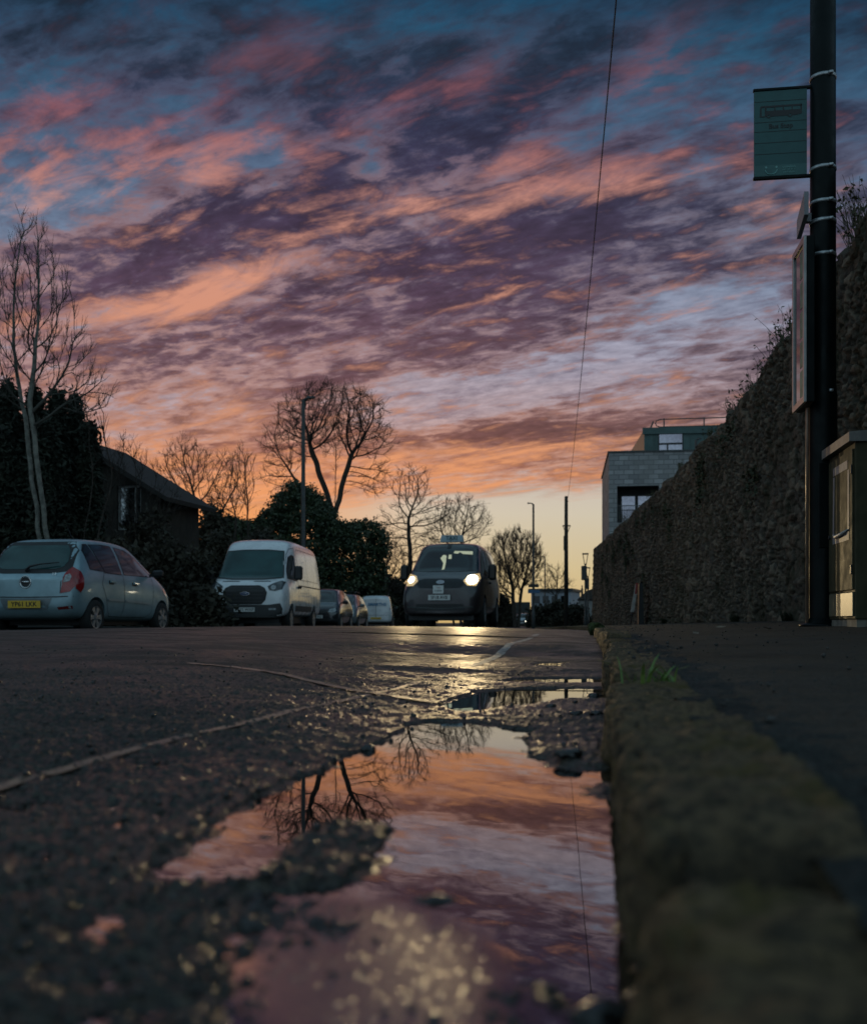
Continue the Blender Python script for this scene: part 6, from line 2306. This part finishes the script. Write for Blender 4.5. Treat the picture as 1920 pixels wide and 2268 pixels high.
def build_posts():
    lamp_post('tall street lamp standing between the round bush and the tallest bare tree', 672, 886, 37, 0.42, 0.085, 0.065)
    blue = mat('blue_sign_plate', (0.03, 0.10, 0.20), 0.5, var=0.2)
    s = 70 / F
    lamp_post('street lamp with a blue and a dark sign plate right of the taxi', 1181, 1117, 70, -0.40, 0.085, 0.065,
              [(hgt(1301, 70) + .3, hgt(1294, 70) + .3, -11 * s, 12 * s, M['black']), (hgt(1314, 70) + .3, hgt(1307, 70) + .3, -12 * s, 14 * s, blue)])
    lamp_post('small distant street lamp in front of the low bare tree', 1206.5, 1234, 122, -0.35, 0.085, 0.065)
    lamp_post('dark lamp post with a short head standing behind the stone wall', 1541, 975, 56, 0.30, 0.085, 0.07)
    # telegraph pole and its wire
    D = 75.0
    X, Y = at(1253.5, D)
    root = empty('telegraph_pole', (X, Y, -0.3))
    tag(root, 'thick wooden telegraph pole with a long wire running up from its top', 'telegraph pole')
    h = hgt(1099, D) + .3
    MB().lathe([(.17, 0), (.12, h - .02), (.10, h)], 14).build('pole', mat('dark_tarred_wood', (0.035, 0.03, 0.025), 0.8, var=0.4), root, True)
    MB().box(-.19, -.10, -.10, .10, hgt(1219, D) + .3, hgt(1187, D) + .3, bev=0.02).build('control_box', M['lamp_grey'], root)
    bt = MB().tube([(.10, 0, hgt(1110, D) + .3), (.17, 0, hgt(1110, D) + .3)], .03, 6)
    bt.build('insulator_bolt', M['lamp_grey'], root)
    lantern_post('lantern post whose lantern shows on both sides of the telegraph pole', 1254.3, 1164, 90, 0.30, None)
    lantern_post('nearer lantern post left of the wall end with a long box below its lantern', 1296, 1226, 72, 0.17, (.85, 1.85))
    lantern_post('farther lantern post seen just right of the nearer one', 1301.5, 1257, 84, 0.15, (.85, 1.75))
    a = Vector((*at(1257, D), hgt(1104, D)))
    b = Vector((*at(1368, 13.5), hgt(-40, 13.5)))
    pts = []
    for t in np.linspace(0, 1, 40):
        p = a.lerp(b, t)
        p.z -= 0.55 * 4 * t * (1 - t)
        pts.append(p)
    w = MB().tube(pts, 0.011, 6)
    o = w.build('overhead_wire', M['black'])
    tag(o, 'thin black overhead wire crossing the sky up from the telegraph pole', 'wire')


def build_houses():
    # dark house with a lit looking window at the left
    D = 34.0
    s = D / F
    X, Y = at(350, D)
    root = empty('house', (X, Y, -0.2), R(-5))
    tag(root, 'dark house with a low pitched roof and a pale reflecting window', 'house')
    z = lambda py: hgt(py, D) + 0.2
    xl = lambda px: (px - 350) * s
    stn = mat('dark_house_stone', (0.026, 0.021, 0.015), 0.9, var=0.5, vscale=3.0, bump=0.4, bscale=14.0)
    ridge = 150
    w = MB()
    wx0, wx1 = xl(250), xl(309)
    zb, zt = z(1172), z(1072)
    L = xl(-40)
    roofz = lambda px: z(1003 + (px - 207) * 0.585) - 0.12
    def wallpiece(x0, x1, za, zc0, zc1):
        w.add([(x0, 0, za), (x1, 0, za), (x1, 0, zc1), (x0, 0, zc0), (x0, .3, za), (x1, .3, za), (x1, .3, zc1), (x0, .3, zc0)],
              [(0, 1, 2, 3), (7, 6, 5, 4), (0, 4, 5, 1), (1, 5, 6, 2), (2, 6, 7, 3), (3, 7, 4, 0)])
    wallpiece(L, wx0, 0, roofz(ridge) if L < xl(ridge) else roofz(250), roofz(250))
    wallpiece(wx1, 0, 0, roofz(309), roofz(350))
    wallpiece(wx0, wx1, 0, zb, zb)
    wallpiece(wx0, wx1, zt, roofz(250), roofz(309))
    w.box(-.3, 0, .3, 3.0, 0, roofz(350))
    w.build('wall', stn, root)
    f = MB()
    f.box(wx0, wx1, .10, .16, zb, zb + .07)
    f.box(wx0, wx1, .10, .16, zt - .07, zt)
    f.box(wx0, wx0 + .07, .10, .16, zb + .07, zt - .07)
    f.box(wx1 - .07, wx1, .10, .16, zb + .07, zt - .07)
    xm = wx0 + (wx1 - wx0) * .72
    f.box(xm - .03, xm + .03, .10, .16, zb + .07, zt - .07)
    win = f.build('window', mat('white_window_frame', (0.30, 0.30, 0.29), 0.6, var=0.2), root)
    MB().box(wx0 + .07, wx1 - .07, .125, .135, zb + .07, zt - .07).build('pane', mat('sky_reflecting_pane', (0.30, 0.32, 0.33), 0.05, spec=1.0, metal=0.9, var=0.85, vscale=3.5), win)
    rf = MB()
    e = xl(386)
    p0 = (xl(ridge), roofz(ridge))
    p1 = (e, roofz(386))
    poly_ = [(p0[0], p0[1] + .02), (p1[0], p1[1] + .02), (p1[0] + .02, p1[1] + .16), (p0[0], p0[1] + .24), (2 * p0[0] - p1[0], p1[1] + .16), (2 * p0[0] - p1[0], p1[1] + .02)]
    rf.prism(poly_, -.45, 3.2)
    rf.build('roof', mat('dark_roof_tiles', (0.014, 0.011, 0.009), 0.8, var=0.4, vscale=5.0), root)
    # far white building and the little house with a chimney at the street's end
    D = 130.0
    X, Y = at(1176, D)
    s = D / F
    root = empty('distant_building', (X, Y, -0.3), R(-8))
    tag(root, 'pale flat roofed building at the far end of the street', 'building')
    z = lambda py: hgt(py, D) + .3
    wm = mat('pale_far_render', (0.30, 0.32, 0.36), 0.8, var=0.2, vscale=0.3)
    MB().box(0, 88 * s, 0, 8, 0, z(1309)).build('wall', wm, root)
    MB().box(-.3, 88 * s + .3, -.4, 8.4, z(1309), z(1304)).build('roof', M['lamp_grey'], root)
    for k in range(4):
        x0 = (6 + k * 20) * s
        MB().box(x0, x0 + 13 * s, -.06, -.01, z(1336), z(1320)).build('window', M['glass'], root)
    D = 115.0
    s = D / F
    X, Y = at(1281, D)
    root = empty('distant_house', (X, Y, -0.3))
    tag(root, 'small distant house with a tall chimney at the end of the wall', 'house')
    z = lambda py: hgt(py, D) + .3
    MB().box(0, 44 * s, 0, 7, 0, z(1330)).build('wall', mat('far_house_render', (0.26, 0.25, 0.24), 0.8, var=0.2, vscale=0.4), root)
    rf = MB().prism([(-3 * s, z(1328)), (46 * s, z(1328)), (40 * s, z(1300)), (16 * s, z(1310))], -.3, 7.3)
    r_ = rf.build('roof', mat('far_roof_tiles', (0.05, 0.04, 0.035), 0.8, var=0.3), root)
    ch = MB().box(5 * s, 10 * s, 2, 3, z(1328), z(1302))
    ch.lathe([(1.1 * s, z(1302)), (1.3 * s, z(1296)), (.9 * s, z(1294))], 8, 'z', (7.5 * s, 2.5, 0))
    ch.build('chimney', mat('far_chimney_brick', (0.10, 0.07, 0.06), 0.85, var=0.3), r_)
    MB().box(4 * s, 11 * s, -.05, -.01, z(1362), z(1344)).build('window', M['glass'], root)


def build_garden_wall():
    stn = mat('dark_garden_wall', (0.050, 0.044, 0.036), 0.88, var=0.5, vscale=4.0, bump=0.6, bscale=18.0)
    def seg(y0, y1, h, lab):
        ys = np.linspace(y0, y1, int((y1 - y0) / 0.25))
        x = bend(ys) + LEFT_KERB - 2.0
        V, Q = [], []
        prof = [(0, 0), (0, h), (0.02, h + .06), (-.15, h + .12), (-.33, h + .06), (-.3, h), (-.3, 0)]
        for i, yy in enumerate(ys):
            for px_, pz in prof:
                V.append((x[i] + px_ + 0.02 * math.sin(yy * 5 + pz * 9), yy, float(base_h(yy)) + pz + 0.02 * math.sin(yy * 7.0) * (pz > .5)))
        o = quads_np('garden_wall', np.array(V), grid_faces(len(ys), len(prof))[:, ::-1], stn)
        tag(o, lab, 'wall', 'low garden walls on the far side')
    seg(10, 22.0, 1.0, 'low dark garden wall behind the silver blue hatchback')
    seg(26.2, 46, 1.1, 'low dark garden wall behind the white panel van')
    for y, lab in ((23.0, 'dark stone gate pier nearer the hatchback'), (25.6, 'dark stone gate pier nearer the white panel van')):
        x = float(bend(y)) + LEFT_KERB - 2.1
        root = empty('gate_pier', (x, y, gz(x, y) - .05))
        tag(root, lab, 'gate pier', 'gate piers between the hatchback and the van')
        MB().box(-.24, .24, -.24, .24, 0, 1.42, bev=.02).build('shaft', stn, root)
        MB().box(-.30, .30, -.30, .30, 1.42, 1.54, bev=.03).build('cap', stn, root)
    x, y = float(bend(24.3)) + LEFT_KERB - 2.1, 24.3
    root = empty('garden_gate', (x, y, gz(x, y)))
    tag(root, 'dark slatted garden gate between the two stone piers', 'gate')
    g = MB()
    for k in range(12):
        yy = -1.0 + k * 0.165
        g.box(-.02, .02, yy, yy + .10, .05, 1.15 + .12 * math.sin(math.pi * k / 11))
    g.box(-.05, -.021, -1.0, .93, .25, .35)
    g.box(-.05, -.021, -1.0, .93, .90, 1.0)
    g.build('slats', mat('dark_gate_wood', (0.030, 0.024, 0.018), 0.85, var=0.4), root)


def build_small():
    # folded board leaning by the wall
    D = 29.0
    X, Y = at(1405, D)
    z0 = gz(X, Y)
    root = empty('leaning_board', (X, Y, z0))
    tag(root, 'narrow folded board with a red top leaning against the stone wall', 'board')
    s = D / F
    h = 92 * s
    dk = MB()
    dk.add([(.10, -.02, 0), (.26, -.02, 0), (.22, -.02, h), (.12, -.02, h), (.10, .5, 0), (.26, .5, 0), (.22, .4, h), (.12, .4, h)],
           [(0, 1, 2, 3), (7, 6, 5, 4), (0, 4, 5, 1), (1, 5, 6, 2), (2, 6, 7, 3), (3, 7, 4, 0)])
    dk.build('back_board', M['black'], root)
    fr = MB()
    fr.add([(-.12, -.05, .35), (-.02, -.05, .35), (.09, -.05, h * .98), (.02, -.05, h * .98), (-.12, .02, .35), (-.02, .02, .35), (.09, .02, h * .98), (.02, .02, h * .98)],
           [(0, 1, 2, 3), (7, 6, 5, 4), (0, 4, 5, 1), (1, 5, 6, 2), (2, 6, 7, 3), (3, 7, 4, 0)])
    fr.build('white_face', mat('scuffed_white_face', (0.42, 0.38, 0.35), 0.6, var=0.3, vscale=6.0), root)
    rd = MB()
    rd.add([(.00, -.062, h * .74), (.05, -.062, h * .74), (.09, -.062, h), (.03, -.062, h), (.00, -.052, h * .74), (.05, -.052, h * .74), (.09, -.052, h), (.03, -.052, h)],
           [(0, 1, 2, 3), (7, 6, 5, 4), (0, 4, 5, 1), (1, 5, 6, 2), (2, 6, 7, 3), (3, 7, 4, 0)])
    rd.build('red_top', mat('red_board_top', (0.30, 0.03, 0.025), 0.5, var=0.2), root)
    MB().tube([(-.12, 0, 0), (-.05, 0, .4)], .02, 6).build('foot', M['black'], root)
    # grass growing out of the kerb joint
    rs = np.random.default_rng(51)
    gm = mat('fresh_grass_blade', (0.09, 0.17, 0.03), 0.5, col2=(0.14, 0.20, 0.04), vscale=30.0)
    for (px, py, n, hh, lab) in ((1410, 1508, 9, 0.066, 'taller green grass tuft growing from the kerb joint'), (1475, 1508, 18, 0.045, 'shorter spreading green weed right of the taller grass tuft')):
        dep = F * (EYE - base_h(2.5) - KERB_H) / (py - 1379)
        X, Y = at(px, dep)
        b = MB()
        for k in range(n):
            a = rs.uniform(0, 6.28)
            base = Vector((rs.normal(0, .012), rs.normal(0, .012), -.004))
            L = hh * rs.uniform(.5, 1.2)
            lean = rs.uniform(.3, 1.3)
            dirx = Vector((math.cos(a), math.sin(a) * .6, 0))
            wv = Vector((-math.sin(a), math.cos(a), 0)) * 0.0030 * rs.uniform(.7, 1.5)
            pts = [base + dirx * lean * L * t ** 1.6 + Vector((0, 0, L * (t - 0.25 * t * t))) for t in (0, .35, .7, 1.0)]
            vs = []
            for t, p in zip((1, .95, .6, .05), pts):
                vs += [p - wv * t, p + wv * t + Vector((0, 0, .0008))]
            b.add(vs, [(0, 1, 3, 2), (2, 3, 5, 4), (4, 5, 7, 6)])
        o = b.build('grass_tuft', gm)
        o.location = (X, Y, float(base_h(Y)) + KERB_H + 0.004)
        tag(o, lab, 'grass', 'green tufts on the kerb')
    # mossy hump at a kerb joint further on, lit on its edge
    co, fs = rock_mesh(0.085, 33, 4, 0.8)
    o = mesh_obj('moss_clump', co, fs, mat('bright_moss', (0.045, 0.060, 0.014), 0.95, var=0.5, vscale=40.0, bump=1.0, bscale=120.0), smooth_=True)
    X, Y = at(1318, 10.6)
    o.location = (X + 0.02, Y, float(base_h(Y)) + KERB_H - 0.02)
    tag(o, 'rounded moss clump on the kerb where it bends away', 'moss')
    # scraps on the pavement
    for i, (px, dep, lab) in enumerate(((1595, 7.5, 'pale curled leaf on the pavement nearest the stone wall'), (1540, 5.6, 'small pale leaf on the pavement'), (1700, 6.3, 'thin leaf lying on the pavement near the pole'))):
        X, Y = at(px, dep)
        l = MB()
        l.add([(-.04, 0, .006), (0, -.018, .002), (.045, 0, .012), (0, .018, .016), (0, 0, .004)], [(0, 1, 4), (1, 2, 4), (2, 3, 4), (3, 0, 4)])
        o = l.build('fallen_leaf', mat('dry_pale_leaf', (0.20, 0.16, 0.12), 0.7, var=0.3))
        o.location = (X, Y, gz(X, Y) + .004)
        o.rotation_euler = (0, 0, i * 1.1)
        tag(o, lab, 'leaf', 'fallen leaves on the pavement')


build_posts()
build_houses()
build_garden_wall()
build_small()
